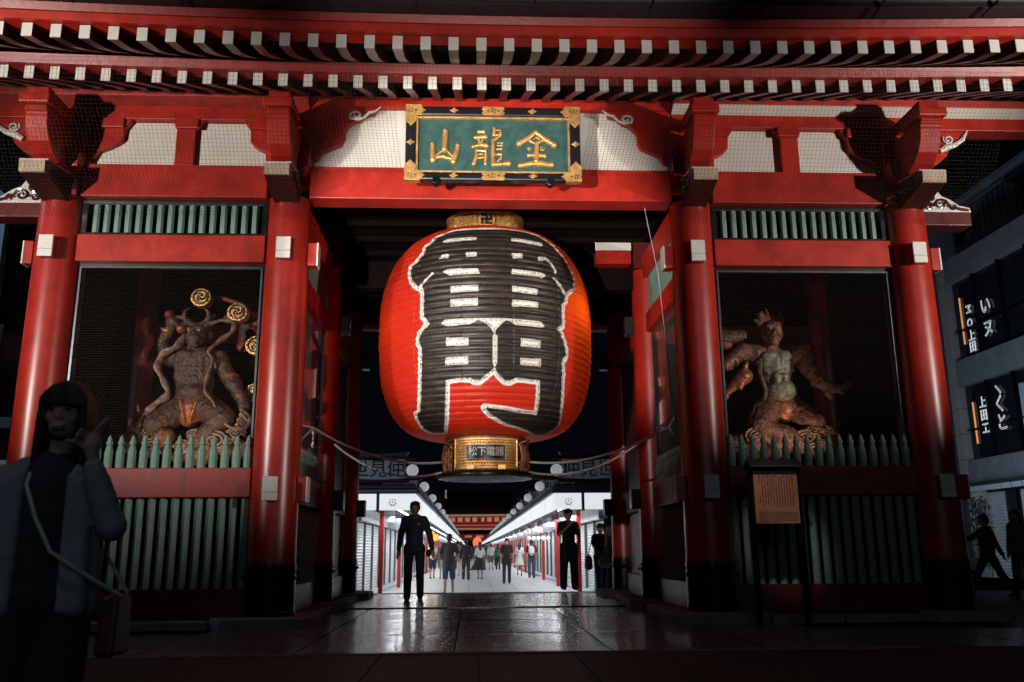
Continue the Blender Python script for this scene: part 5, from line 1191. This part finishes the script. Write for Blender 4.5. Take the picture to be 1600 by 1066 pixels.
# ------------------------------------------------------------------ people
SKIN = mat('skin', (.42, .24, .17), .5, var=.08, scale=12); SKIN2 = mat('skin_dim', (.36, .22, .17), .65, spec=.25, var=.08)
HAIR = mat('black_hair', (.012, .010, .010), .4, var=.3, bump=.4, bscale=60, wave=(6, 6, 1)); HAIRL = mat('light_brown_hair', (.22, .15, .10), .45, var=.3, bump=.4, bscale=60, wave=(6, 6, 1))
def cloth(n, c, r=.85): return mat(n, c, r, var=.18, scale=7, bump=.25, bscale=22)
def person(label, x, y, z=0, H=1.68, face=0, hair='short', skin=SKIN, top=None, topmat=None, botmat=None, bottom='trousers', sleeve=1., legs=((.0, .05), (.0, .05)), arms=None, head=(0, 0), vox=.014, female=False, shoe=None, long_top=0, open_jacket=None, fingers=False, lean=0, wide=1., mask=False, group=None, look=0):
    k = H/1.70
    t = thing('person', label, 'person', (x, y, z), face, group)
    t.scale = (k, k, k)
    sw = .158 if female else .182; hw = .092
    def j(*a): return Vector(a)
    pel = j(0, 0, .93); chest = j(0, -lean*.35, 1.27); neck = j(0, -lean*.45, 1.46); hc = j(0+head[0]*.05, -.015-lean*.55+head[1], 1.575)
    L = []
    for s, (a, b) in zip((-1, 1), legs):
        hip = j(s*hw, 0, .90); knee = hip+j(s*.01, -.43*math.sin(a), -.43*math.cos(a)); ank = knee+j(s*.005, -.41*math.sin(a-b), -.41*math.cos(a-b)); L.append((hip, knee, ank, a-b))
    # keep the lower foot on the ground
    zmin = min(q[2].z for q in L); dz = .075-zmin
    t.location.z = z+dz*k if False else z
    for i, q in enumerate(L):
        for v in q[:3]: v.z += dz
    if abs(dz) > 1e-6:
        for v in (pel, chest, neck, hc): v.z += dz
    A = []
    arms = arms or (((-.03, .02), (-.02, .06)), ((.03, .02), (.02, .06)))
    for s, ar in zip((-1, 1), arms):
        sh = chest+j(s*sw, 0, .115)
        if len(ar) == 2 and len(ar[0]) == 2: el = sh+j(s*.045, -ar[0][0], -.265); wr = el+j(s*.015, -ar[1][1], -.235)
        else: el = sh+Vector(ar[0]); wr = el+Vector(ar[1])
        A.append((sh, el, wr, s))
    body = [('e', hc, (.074, .092, .115)), ('e', hc+j(0, -.012, -.055), (.058, .072, .058)), ('c', neck-j(0, 0, .03), .052, hc-j(0, -.01, .06), .050),
            ('e', chest+j(0, 0, .02), (.145, .095, .16)), ('e', pel, (.14, .10, .12)), ('c', chest, .12, pel, .11)]
    body += [('e', hc+j(0, -.094, -.018), (.014, .018, .024)), ('e', hc+j(-.075, .005, -.01), (.012, .02, .03)), ('e', hc+j(.075, .005, -.01), (.012, .02, .03)), ('e', hc+j(0, -.078, .032), (.055, .02, .012)), ('e', hc+j(0, -.082, -.062), (.026, .014, .011))]
    for sh, el, wr, s in A:
        body += [('c', chest+j(s*.08, 0, .10), .045, sh+j(0, 0, -.01), .045), ('c', sh, .048, el, .038), ('c', el, .038, wr, .026)]
        d = (wr-el).normalized(); hnd = wr+d*.07; body.append(('e', hnd-d*.01, (.032, .03, .045)))
        side = d.cross(Vector((0, 1, 0))) if abs(d.y) < .9 else Vector((1, 0, 0)); side.normalize(); nrm = side.cross(d)
        for f in range(4):
            b0 = hnd+d*.02+side*(-.024+.016*f); ln = (.034, .042, .038, .028)[f]; mid = b0+d*ln+nrm*.008; body += [('c', b0, .0085, mid, .0075), ('c', mid, .0075, mid+d*ln*.6+nrm*.02, .006)]
        body += [('c', wr+d*.02+side*.02*(-s), .011, wr+d*.06+side*.048*(-s), .009), ('c', wr+d*.06+side*.048*(-s), .009, wr+d*.09+side*.044*(-s), .007)]
    for hip, kn, an, fa in L:
        body += [('c', hip, .082, kn, .052), ('c', kn, .050, an, .034), ('e', kn.lerp(an, .3)+j(0, .02, 0), (.045, .05, .09))]
    fuse('body', body, vox*.85, skin, t, 2)
    # hair
    hp = [('e', hc+j(0, .018, .045), (.086, .096, .088)), ('e', hc+j(0, .04, -.01), (.08, .075, .09))]
    if hair == 'curly':
        rr_ = random.Random(3)
        for q in range(40):
            a = rr_.uniform(0, 6.28); u = rr_.uniform(0, 1); hp.append(('e', hc+j(.09*math.cos(a)*math.sqrt(1-u*u), .01+.09*math.sin(a)*math.sqrt(1-u*u), .045+.08*u), (.028, .028, .028)))
    else:
        hp += [('c', hc+j(-.06, -.05, .075), .03, hc+j(.05, -.065, .08), .03), ('e', hc+j(-.075, -.01, .02), (.02, .05, .05)), ('e', hc+j(.075, -.01, .02), (.02, .05, .05))]
    if hair == 'long':
        hp += [('c', hc+j(0, .06, 0), .078, hc+j(0, .085, -.22), .07), ('c', hc+j(-.07, .02, 0), .03, hc+j(-.085, .02, -.2), .03), ('c', hc+j(.07, .02, 0), .03, hc+j(.085, .02, -.2), .03), ('c', hc+j(0, .08, -.2), .075, hc+j(0, .09, -.30), .05)]
    if hair == 'fringe': # straight long hair with a full fringe
        hp += [('c', hc+j(0, .05, 0), .088, hc+j(0, .06, -.20), .08)]
        for q in range(9): u = -1+q/4; hp.append(('c', hc+j(.062*u, -.055-.035*(1-u*u), .085), .02, hc+j(.07*u, -.068-.032*(1-u*u), .035), .012))
        for s in (-1, 1): hp += [('c', hc+j(s*.078, -.03, .03), .024, hc+j(s*.088, -.025, -.20), .02), ('c', hc+j(s*.08, .02, .02), .032, hc+j(s*.092, .02, -.24), .026), ('c', hc+j(s*.06, -.06, .075), .022, hc+j(s*.078, -.05, -.02), .014)]
    fuse('hair', hp, vox*.85, HAIRL if hair == 'longlight' else HAIR, t, 2) if hair != 'longlight' else fuse('hair', hp+[('c', hc+j(0, .05, 0), .085, hc+j(0, .08, -.26), .075), ('c', hc+j(-.075, -.02, 0), .03, hc+j(-.085, -.01, -.26), .03), ('c', hc+j(.075, -.02, 0), .03, hc+j(.085, -.01, -.26), .03)], vox*.85, HAIRL, t, 2)
    if mask: fuse('face_mask', [('e', hc+j(0, -.07, -.045), (.058, .042, .042))], vox*.7, WHITE, t, 2)
    m = MB()
    for s in (-1, 1): m.ball(hc+j(s*.03, -.083, .006), .011, 8, 6, (1, .6, .65))
    m.build('eye', HAIR, t, smooth=True)
    # top
    tp = [('e', chest+j(0, 0, -.01), (.182, .122, .17)), ('c', chest+j(0, 0, -.05), .15, pel+j(0, 0, .02-long_top*.3), .142+.02*long_top), ('e', pel+j(0, 0, .0-long_top), (.168+.03*long_top, .13+.02*long_top, .10))]
    for sh, el, wr, s in A:
        tp.append(('c', neck+j(s*.035, .005, -.055), .058, sh+j(-s*.02, 0, .0), .064))
        tp.append(('c', sh+j(-s*.01, 0, -.02), .068, sh.lerp(el, min(1, sleeve*1.9)), .058))
        if sleeve > .6: tp.append(('c', el, .058, el.lerp(wr, .96), .044))
    o = fuse('top', tp, vox, topmat, t, 2, .008, 2)
    m = MB(); m.tube([neck+j(.062*math.cos(a), .058*math.sin(a), -.012+.012*math.sin(a)) for a in np.linspace(0, 6.283, 17)], .015, 6, cap=False); m.build('collar', topmat, t, smooth=True)
    # bottoms
    if bottom in ('trousers', 'shorts'):
        bp = [('e', pel+j(0, 0, -.02), (.152*wide**.3, .118, .11))]
        for hip, kn, an, fa in L:
            if bottom == 'trousers': bp += [('c', hip, .098*wide**.5, kn, .074*wide), ('c', kn, .074*wide, an+j(0, 0, -.0), .062*wide), ('e', an+j(0, 0, .02), (.066*wide, .07*wide, .03))]
            else: bp += [('c', hip, .10, hip.lerp(kn, .92), .085)]
        fuse('trousers' if bottom == 'trousers' else 'shorts', bp, vox, botmat, t, 2, .012, 2)
    else:
        m = MB(); n = 28; hem = .42 if bottom == 'skirt' else .55; R = []
        for i in range(10):
            u = i/9; z_ = pel.z+.10-u*(pel.z+.10-hem); rad = .135+u*(.24 if bottom == 'skirt' else .12)
            for q in range(n):
                a = 2*math.pi*q/n; w_ = 1+.10*u*math.sin(a*7+.5)+.05*u*math.sin(a*4); m.v.append((rad*w_*math.cos(a)+(.10*u*u if bottom == 'skirt' else 0), rad*w_*.85*math.sin(a), z_))
        for i in range(9):
            for q in range(n): m.f.append((i*n+q, i*n+(q+1) % n, (i+1)*n+(q+1) % n, (i+1)*n+q))
        m.build('skirt', botmat, t, smooth=True)
    for hip, kn, an, fa in L:
        pt = math.sin(fa)*.0
        fuse('shoe', [('c', an+j(0, .03, -.03), .042, an+j(0, -.12, -.042-.0*fa), .032), ('e', an+j(0, -.06, -.055), (.045, .12, .022))], .012, shoe or INK, t, 1)
    return t, hc, A, L
BLK = cloth('black_cloth', (.018, .018, .022)); NAVY = cloth('dark_navy_cloth', (.028, .036, .058)); GREY = cloth('grey_cloth', (.12, .12, .13)); WHT = cloth('white_cloth', (.65, .66, .66)); DGREY = cloth('charcoal_cloth', (.045, .04, .04))
JEAN = cloth('blue_denim', (.07, .10, .15)); TEAL = cloth('dull_green_cloth', (.06, .13, .11)); JACK = cloth('grey_blue_jacket', (.20, .225, .25)); CREAM = cloth('cream_cloth', (.5, .45, .38)); MAR = cloth('maroon_cloth', (.10, .02, .025)); OLIVE = cloth('dusty_brown_tee', (.07, .05, .045))
P_ = math.pi
# walking man facing the camera
t, hc, A, L = person('man in dark long sleeved polo and black trousers walking out under the lantern', -1.25, 5.0, 0, 1.70, face=.03, hair='short', topmat=NAVY, botmat=BLK, legs=((.26, .08), (-.16, .22)), sleeve=1, vox=.011, arms=(((-.06, .02, -.27), (-.03, -.04, -.25)), ((.08, .0, -.27), (.05, -.06, -.25))), long_top=.05)
m = MB().ball((.075, -.13, 1.30), .010, 6, 4, (1, .4, 1.8)); m.build('chest_logo', WHITE, t)
c = fuse('flat_cap', [('e', (0, .005, 1.652), (.09, .105, .045)), ('e', (0, -.085, 1.64), (.07, .06, .014))], .01, BLK, t, 2)
b = fuse('phone_pouch', [('e', (-1.0, 4.88, .80), (.05, .04, .07))], .012, BLK, None, 2); b['label'] = 'small black pouch in the hand of the man in the dark polo'; b['category'] = 'pouch'
# standing figure with hand to chin
person('man in black tee and wide trousers standing with one hand at his chin', 1.84, 8.6, 0, 1.68, face=.15, hair='curly', topmat=BLK, botmat=BLK, sleeve=.42, wide=1.25, vox=.013, legs=((-.12, -.02), (.10, .02)), arms=(((-.06, -.10, -.24), (.20, -.12, .20)), ((.06, .02, -.27), (-.02, -.02, -.25))), skin=SKIN2)
person('person in black vest and jeans looking down at a phone by the right shops', 2.95, 11.6, -.25, 1.70, face=.4, hair='curly', topmat=BLK, botmat=JEAN, sleeve=.4, legs=((.12, .1), (-.08, .02)), arms=(((-.06, -.10, -.24), (.16, -.2, .03)), ((.06, -.10, -.24), (-.12, -.2, .03))), head=(0, -.03), vox=.016)
b = fuse('shoulder_bag', [('e', (2.66, 11.65, .55), (.10, .14, .16)), ('e', (2.66, 11.65, .45), (.11, .14, .12))], .02, GREY, None, 2); MB().tube([(2.66, 11.7, .68), (2.75, 11.6, 1.1), (2.95, 11.6, 1.25)], .012, 6).build('strap', BLK, b); b['label'] = 'dark grey bag hanging at the side of the person with the phone'; b['category'] = 'bag'
b = MB().box(-.04, .04, -.006, .006, -.07, .07).build('phone', BLK, None, bevel=.005, loc=(2.85, 11.28, .93)); b['label'] = 'dark phone held by the person in the black vest'; b['category'] = 'phone'
person('long haired woman in grey jacket beside the person with the phone', 3.14, 11.2, -.22, 1.60, face=1.2, hair='longlight', female=True, topmat=GREY, botmat=BLK, legs=((.05, .08), (-.1, .02)), arms=(((-.04, -.03, -.26), (.02, -.12, -.2)), ((.05, -.03, -.26), (-.02, -.12, -.2))), vox=.016)
b = fuse('tote_bag', [('e', (2.98, 11.0, .52), (.18, .07, .13)), ('e', (2.98, 11.0, .60), (.14, .05, .11))], .018, WHT, None, 2); MB().tube([(2.88, 11.0, .66), (3.05, 11.1, 1.02), (3.1, 11.1, .66)], .012, 6).build('strap', WHT, b); b['label'] = 'soft white tote bag on the arm of the long haired woman'; b['category'] = 'bag'
person('man in dark brown tee and grey shorts walking away down the street', -.90, 15.3, -.42, 1.72, face=P_, hair='short', topmat=OLIVE, botmat=JEAN, bottom='shorts', sleeve=.42, legs=((.18, .1), (-.12, .25)), arms=(((-.08, -.02, -.26), (.0, -.18, -.12)), ((.08, .02, -.26), (.02, -.08, -.24))), vox=.016)
person('man in black polo and white face mask walking toward the gate', 1.09, 23.8, -.42, 1.68, face=0, hair='short', mask=True, topmat=BLK, botmat=BLK, sleeve=.42, legs=((.12, .1), (-.1, .08)), vox=.02)
person('woman in white dress with long black hair walking away', 2.12, 34.0, -.42, 1.60, face=P_, hair='long', female=True, topmat=WHT, botmat=WHT, bottom='dress', sleeve=.5, legs=((.15, .1), (-.18, .3)), vox=.022)
t, hc, A, L = person('man in maroon shirt and jeans carrying a white backpack', 2.45, 30.0, -.42, 1.70, face=P_, hair='short', topmat=MAR, botmat=JEAN, sleeve=.45, legs=((.1, .05), (-.12, .2)), vox=.022)
b = fuse('backpack', [('e', (2.45, 29.84, .78), (.15, .09, .22)), ('e', (2.45, 29.78, .68), (.11, .07, .12))], .022, WHT, None, 2); MB().tube([(2.33, 29.85, .95), (2.33, 29.95, 1.08)], .025, 6).build('strap', WHT, b); b['label'] = 'white backpack on the back of the man in the maroon shirt'; b['category'] = 'backpack'
person('man in black suit walking away in the middle of the street', -.49, 28.0, -.42, 1.70, face=P_, hair='short', topmat=BLK, botmat=BLK, legs=((.15, .05), (-.15, .3)), vox=.02)
person('woman in white blouse and long flared black skirt walking away', .12, 29.5, -.42, 1.60, face=P_+.2, hair='long', female=True, topmat=WHT, botmat=BLK, bottom='skirt', sleeve=.5, legs=((.1, .05), (-.1, .2)), vox=.02)
person('person in white tee and navy shorts near the left red posts', -2.05, 31.0, -.42, 1.62, face=.3, hair='short', topmat=WHT, botmat=NAVY, bottom='shorts', sleeve=.42, legs=((.1, .1), (-.1, .1)), vox=.022)
person('person in patterned dark hoodie and cream shorts on the left', -1.55, 30.0, -.42, 1.60, face=P_, hair='short', topmat=DGREY, botmat=CREAM, bottom='shorts', legs=((.14, .1), (-.1, .25)), vox=.022)
person('person in pale trousers partly behind the man in the suit', -.80, 34.5, -.42, 1.66, face=P_, hair='short', topmat=GREY, botmat=CREAM, legs=((.1, .05), (-.1, .2)), vox=.024)
person('woman in dull green top and dark trousers right of the street centre', 1.42, 46.5, -.42, 1.62, face=P_, hair='long', female=True, topmat=TEAL, botmat=BLK, vox=.03, legs=((.12, .05), (-.15, .25)))
person('person in pale shirt with small dark backpack in mid street', 1.0, 47.5, -.42, 1.64, face=P_, hair='short', topmat=WHT, botmat=GREY, bottom='shorts', vox=.03, legs=((.15, .05), (-.1, .25)))
cr_tops = ['white', 'black', 'grey', 'navy', 'cream', 'green', 'maroon']; cr_m = [WHT, BLK, GREY, NAVY, CREAM, TEAL, MAR]
rr_ = random.Random(21); protos = []
for q in range(4):
    t, *_ = person('x', 0, 0, 0, 1.65, face=P_*(q % 2), hair=('short', 'long')[q % 2], female=q % 2 == 1, topmat=cr_m[q], botmat=(BLK, JEAN, NAVY, GREY)[q], vox=.034, legs=((.12, .05), (-.12, .2)), group='small figures far down the street'); protos.append(t)
far_xy = [(-1.4, 50), (.55, 52), (2.3, 55), (-.6, 58), (1.7, 61), (.1, 64), (-1.9, 66), (2.5, 69), (-1.0, 73), (1.2, 76), (.4, 82), (-1.7, 85), (2.0, 88), (-.3, 94), (1.0, 101), (-1.2, 108)]
for i, (x, y) in enumerate(far_xy):
    p = protos[i % 4]; t = p if i < 4 else copy_tree(p)
    t.location = (x, y, t.location.z-.42 if i < 4 else protos[i % 4].location.z)
    t['label'] = 'tiny distant walker in %s top %s of centre, %s nearest of the far crowd' % (cr_tops[i % 4], 'left' if x < 0 else 'right', ORD[i] if i < 16 else 'last')
# right edge pair
person('man in black striding past the right pillar with one arm out', 8.85, 4.75, -.03, 1.5, face=-P_/2-.1, hair='short', topmat=BLK, botmat=DGREY, legs=((.50, .1), (-.42, .15)), arms=(((-.04, -.20, -.16), (.0, -.24, .0)), ((.05, .06, -.26), (.02, .1, -.22))), vox=.016, skin=SKIN2)
person('woman in grey jacket at the right edge of the picture', 9.35, 4.6, -.03, 1.5, face=-P_/2+.5, hair='long', female=True, topmat=GREY, botmat=NAVY, legs=((.15, .1), (-.15, .2)), vox=.016, skin=SKIN2)
# ------------------------------------------------------------------ woman in the foreground
def woman():
    T = thing('person', 'smiling dark haired woman in grey blue jacket holding a hand to her cheek at left', 'person', (-1.86, -7.35, 0), .30)
    V = Vector; hc = V((.03, 0, 1.385)); v = .0065
    vd = V((.0, -1, 0))
    def hd(x, y, z): # head frame, turned a little to the picture's left
        a = -.20; return hc+V((x*math.cos(a)-y*math.sin(a)*-1*-1, x*math.sin(a)+y*math.cos(a), z))
    e = (0, 0, -.20)
    P = [('e', hc, (.072, .088, .105), e), ('e', hd(0, -.015, -.055), (.056, .068, .056), e), ('e', hd(0, -.05, -.085), (.025, .026, .02), e),
         ('c', V((.02, .02, 1.20)), .047, hc+V((0, .01, -.07)), .046),
         ('e', hd(0, -.086, -.018), (.009, .012, .022), e), ('e', hd(0, -.088, -.030), (.013, .010, .008), e), ('e', hd(-.036, -.054, -.025), (.024, .020, .028), e), ('e', hd(.036, -.054, -.025), (.024, .020, .028), e),
         ('e', hd(0, -.076, .035), (.05, .02, .010), e), ('e', hd(0, -.086, -.052), (.026, .010, .006), e), ('e', hd(0, -.083, -.070), (.023, .011, .007), e),
         ('e', V((0, .02, 1.05)), (.14, .09, .15)), ('e', V((0, .02, .80)), (.135, .1, .14)),
         ('c', V((-.16, .02, 1.14)), .045, V((-.20, .03, .90)), .036), ('c', V((-.20, .03, .90)), .036, V((-.20, -.02, .67)), .024),
         ('c', V((.15, .02, 1.14)), .045, V((.235, -.10, .95)), .038), ('c', V((.235, -.10, .95)), .036, V((.150, -.115, 1.20)), .023)]
    # right hand (picture right): palm beside the cheek, fingers folded with two pointing along the jaw
    w = V((.150, -.115, 1.20)); pal = w+V((-.01, -.0, .055))
    P += [('c', w, .023, pal+V((0, 0, -.01)), .03), ('e', pal, (.036, .022, .042))]
    for k, (b0, b1, b2) in enumerate((((.02, 0, .035), (.040, .0, .065), (.060, .008, .100)), ((.005, 0, .04), (.022, -.01, .068), (.046, -.004, .100)), ((-.015, -.005, .035), (-.04, -.03, .05), (-.045, -.02, .025)), ((-.028, -.005, .025), (-.05, -.03, .03), (-.05, -.018, .008)))):
        r = .0085; P += [('c', pal+V(b0), r, pal+V(b1), r*.95), ('c', pal+V(b1), r*.95, pal+V(b2), r*.8)]
    P += [('c', pal+V((-.025, -.005, -.015)), .010, pal+V((-.055, -.015, .005)), .009), ('c', pal+V((-.055, -.015, .005)), .009, pal+V((-.085, -.02, .008)), .0075)]
    # lowered hand
    w2 = V((-.20, -.02, .67)); P += [('e', w2+V((0, -.01, -.05)), (.02, .03, .04))]
    for k in range(4): P += [('c', w2+V((0, -.03+.016*k, -.08)), .0085, w2+V((.005, -.032+.016*k, -.125)), .0075), ('c', w2+V((.005, -.032+.016*k, -.125)), .0075, w2+V((.018, -.03+.016*k, -.15)), .006)]
    P += [('c', w2+V((.01, -.035, -.03)), .010, w2+V((.02, -.06, -.07)), .008)]
    for s in (-1, 1): P += [('c', V((s*.085, .02, .76)), .08, V((s*.085, .0, .42)), .052), ('c', V((s*.085, 0, .42)), .05, V((s*.085, .03, .07)), .034)]
    fuse('body', P, v, SKIN2, T, 1)
    hp = [('e', hc+V((0, .016, .045)), (.086, .10, .088)), ('e', hc+V((0, .045, -.02)), (.090, .078, .11)), ('c', hc+V((0, .05, -.02)), .085, hc+V((.01, .06, -.16)), .075)]
    for k in range(11): u = -1+k/5; hp.append(('c', hd(.045*u, -.03-.035*(1-u*u), .100), .012, hd(.062*u, -.055-.034*(1-u*u), .070), .012)); hp.append(('c', hd(.062*u, -.055-.034*(1-u*u), .070), .012, hd(.070*u, -.066-.028*(1-u*u), .020), .007))
    for s in (-1, 1):
        for k in range(5):
            yy = -.045+.03*k; hp.append(('c', hd(s*.070, yy, .05), .020, hd(s*(.086+.004*k), yy+.0, -.19-.01*k), .014))
    fuse('hair', hp, .007, HAIR, T, 1, .004, 0)
    m = MB()
    for s in (-1, 1): m.ball(hd(s*.029, -.083, .006), .010, 10, 8, (1.2, .6, .6))
    m.build('eye', HAIR, T, smooth=True)
    fuse('mouth', [('c', hd(-.018, -.088, -.058), .005, hd(0, -.093, -.062), .0065), ('c', hd(0, -.093, -.062), .0065, hd(.018, -.088, -.058), .005)], .003, mat('teeth', (.33, .30, .28), .6, var=0), T, 1)
    fuse('black_top', [('e', V((0, 0, 1.06)), (.13, .10, .16)), ('c', V((0, .01, 1.0)), .12, V((0, .01, .70)), .13), ('c', V((-.02, .01, 1.18)), .06, V((.04, .01, 1.18)), .06)], .010, BLK, T, 2, .004, 1)
    # open jacket: two front panels, back and sleeves
    J = []
    for (x0, y0, x1, y1, r0, r1) in ((-.095, -.07, -.10, -.085, .028, .030), (-.125, -.06, -.135, -.075, .034, .040), (-.15, -.02, -.165, -.02, .040, .046), (-.15, .04, -.165, .04, .045, .05), (-.09, .075, -.10, .075, .045, .05), (0, .085, 0, .09, .045, .05), (.09, .075, .10, .075, .045, .05), (.15, .04, .165, .04, .045, .05), (.15, -.02, .165, -.02, .040, .046), (.125, -.06, .135, -.075, .034, .040), (.09, -.07, .095, -.085, .028, .030)):
        J.append(('c', V((x0, y0, 1.13-(.02 if abs(x0) > .12 else 0))), r0, V((x1, y1, .66)), r1))
    for s in (-1, 1):
        J += [('c', V((s*.085, .02, 1.175)), .036, V((s*.10, -.062, 1.11)), .034), ('c', V((s*.085, .02, 1.175)), .038, V((s*.135, -.045, 1.10)), .042), ('c', V((s*.10, .06, 1.165)), .045, V((s*.15, .03, 1.10)), .055)]
    J += [('c', V((-.10, .03, 1.165)), .045, V((-.165, .03, 1.12)), .058), ('c', V((.10, .03, 1.165)), .045, V((.155, .02, 1.12)), .058),
          ('c', V((-.165, .03, 1.12)), .056, V((-.20, .03, .92)), .050), ('c', V((-.20, .03, .92)), .050, V((-.20, -.01, .70)), .044),
          ('c', V((.155, .02, 1.12)), .056, V((.235, -.09, .95)), .056), ('c', V((.235, -.09, .95)), .056, V((.165, -.11, 1.13)), .046), ('c', V((.165, -.11, 1.13)), .046, V((.155, -.115, 1.165)), .038)]
    fuse('jacket', J, .009, JACK, T, 5, .006, 1)
    fuse('hood', [('c', V((-.1, .1, 1.17)), .05, V((.1, .1, 1.17)), .05), ('c', V((-.11, .0, 1.17)), .03, V((-.1, .1, 1.18)), .045), ('c', V((.11, .0, 1.17)), .03, V((.1, .1, 1.18)), .045)], .01, JACK, T, 2)
    fuse('trousers', [('e', V((0, .01, .70)), (.16, .13, .13))]+[('c', V((s*.085, .01, .72)), .11, V((s*.09, .0, .40)), .095) for s in (-1, 1)]+[('c', V((s*.09, 0, .40)), .095, V((s*.09, .02, .08)), .09) for s in (-1, 1)], .012, BLK, T, 3, .006, 1)
    for s in (-1, 1): fuse('shoe', [('c', V((s*.09, .05, .04)), .045, V((s*.09, -.12, .035)), .036)], .012, BLK, T, 1)
    b = MB().prism([(-.09, -.12), (.09, -.12), (.07, .10), (-.07, .10)], -.035, .035, 'x').build('handbag', mat('dark_red_leather', (.05, .006, .008), .45), None, bevel=.015, loc=(-1.60, -7.28, .60))
    m = MB().tube([(-1.91, -7.40, 1.17), (-1.89, -7.47, 1.10), (-1.84, -7.48, .98), (-1.77, -7.49, .86), (-1.64, -7.42, .76), (-1.57, -7.33, .70)], .008, 6); m.tube([(-1.91, -7.4, 1.17), (-1.88, -7.3, 1.18), (-1.72, -7.2, .9), (-1.58, -7.22, .70)], .008, 6)
    m.v = [(x+1.60, y+7.28, z-.60) for x, y, z in m.v]; m.build('strap', CREAM, b, smooth=True)
    b['label'] = 'dark red handbag at the hip of the woman in the foreground'; b['category'] = 'handbag'
woman()
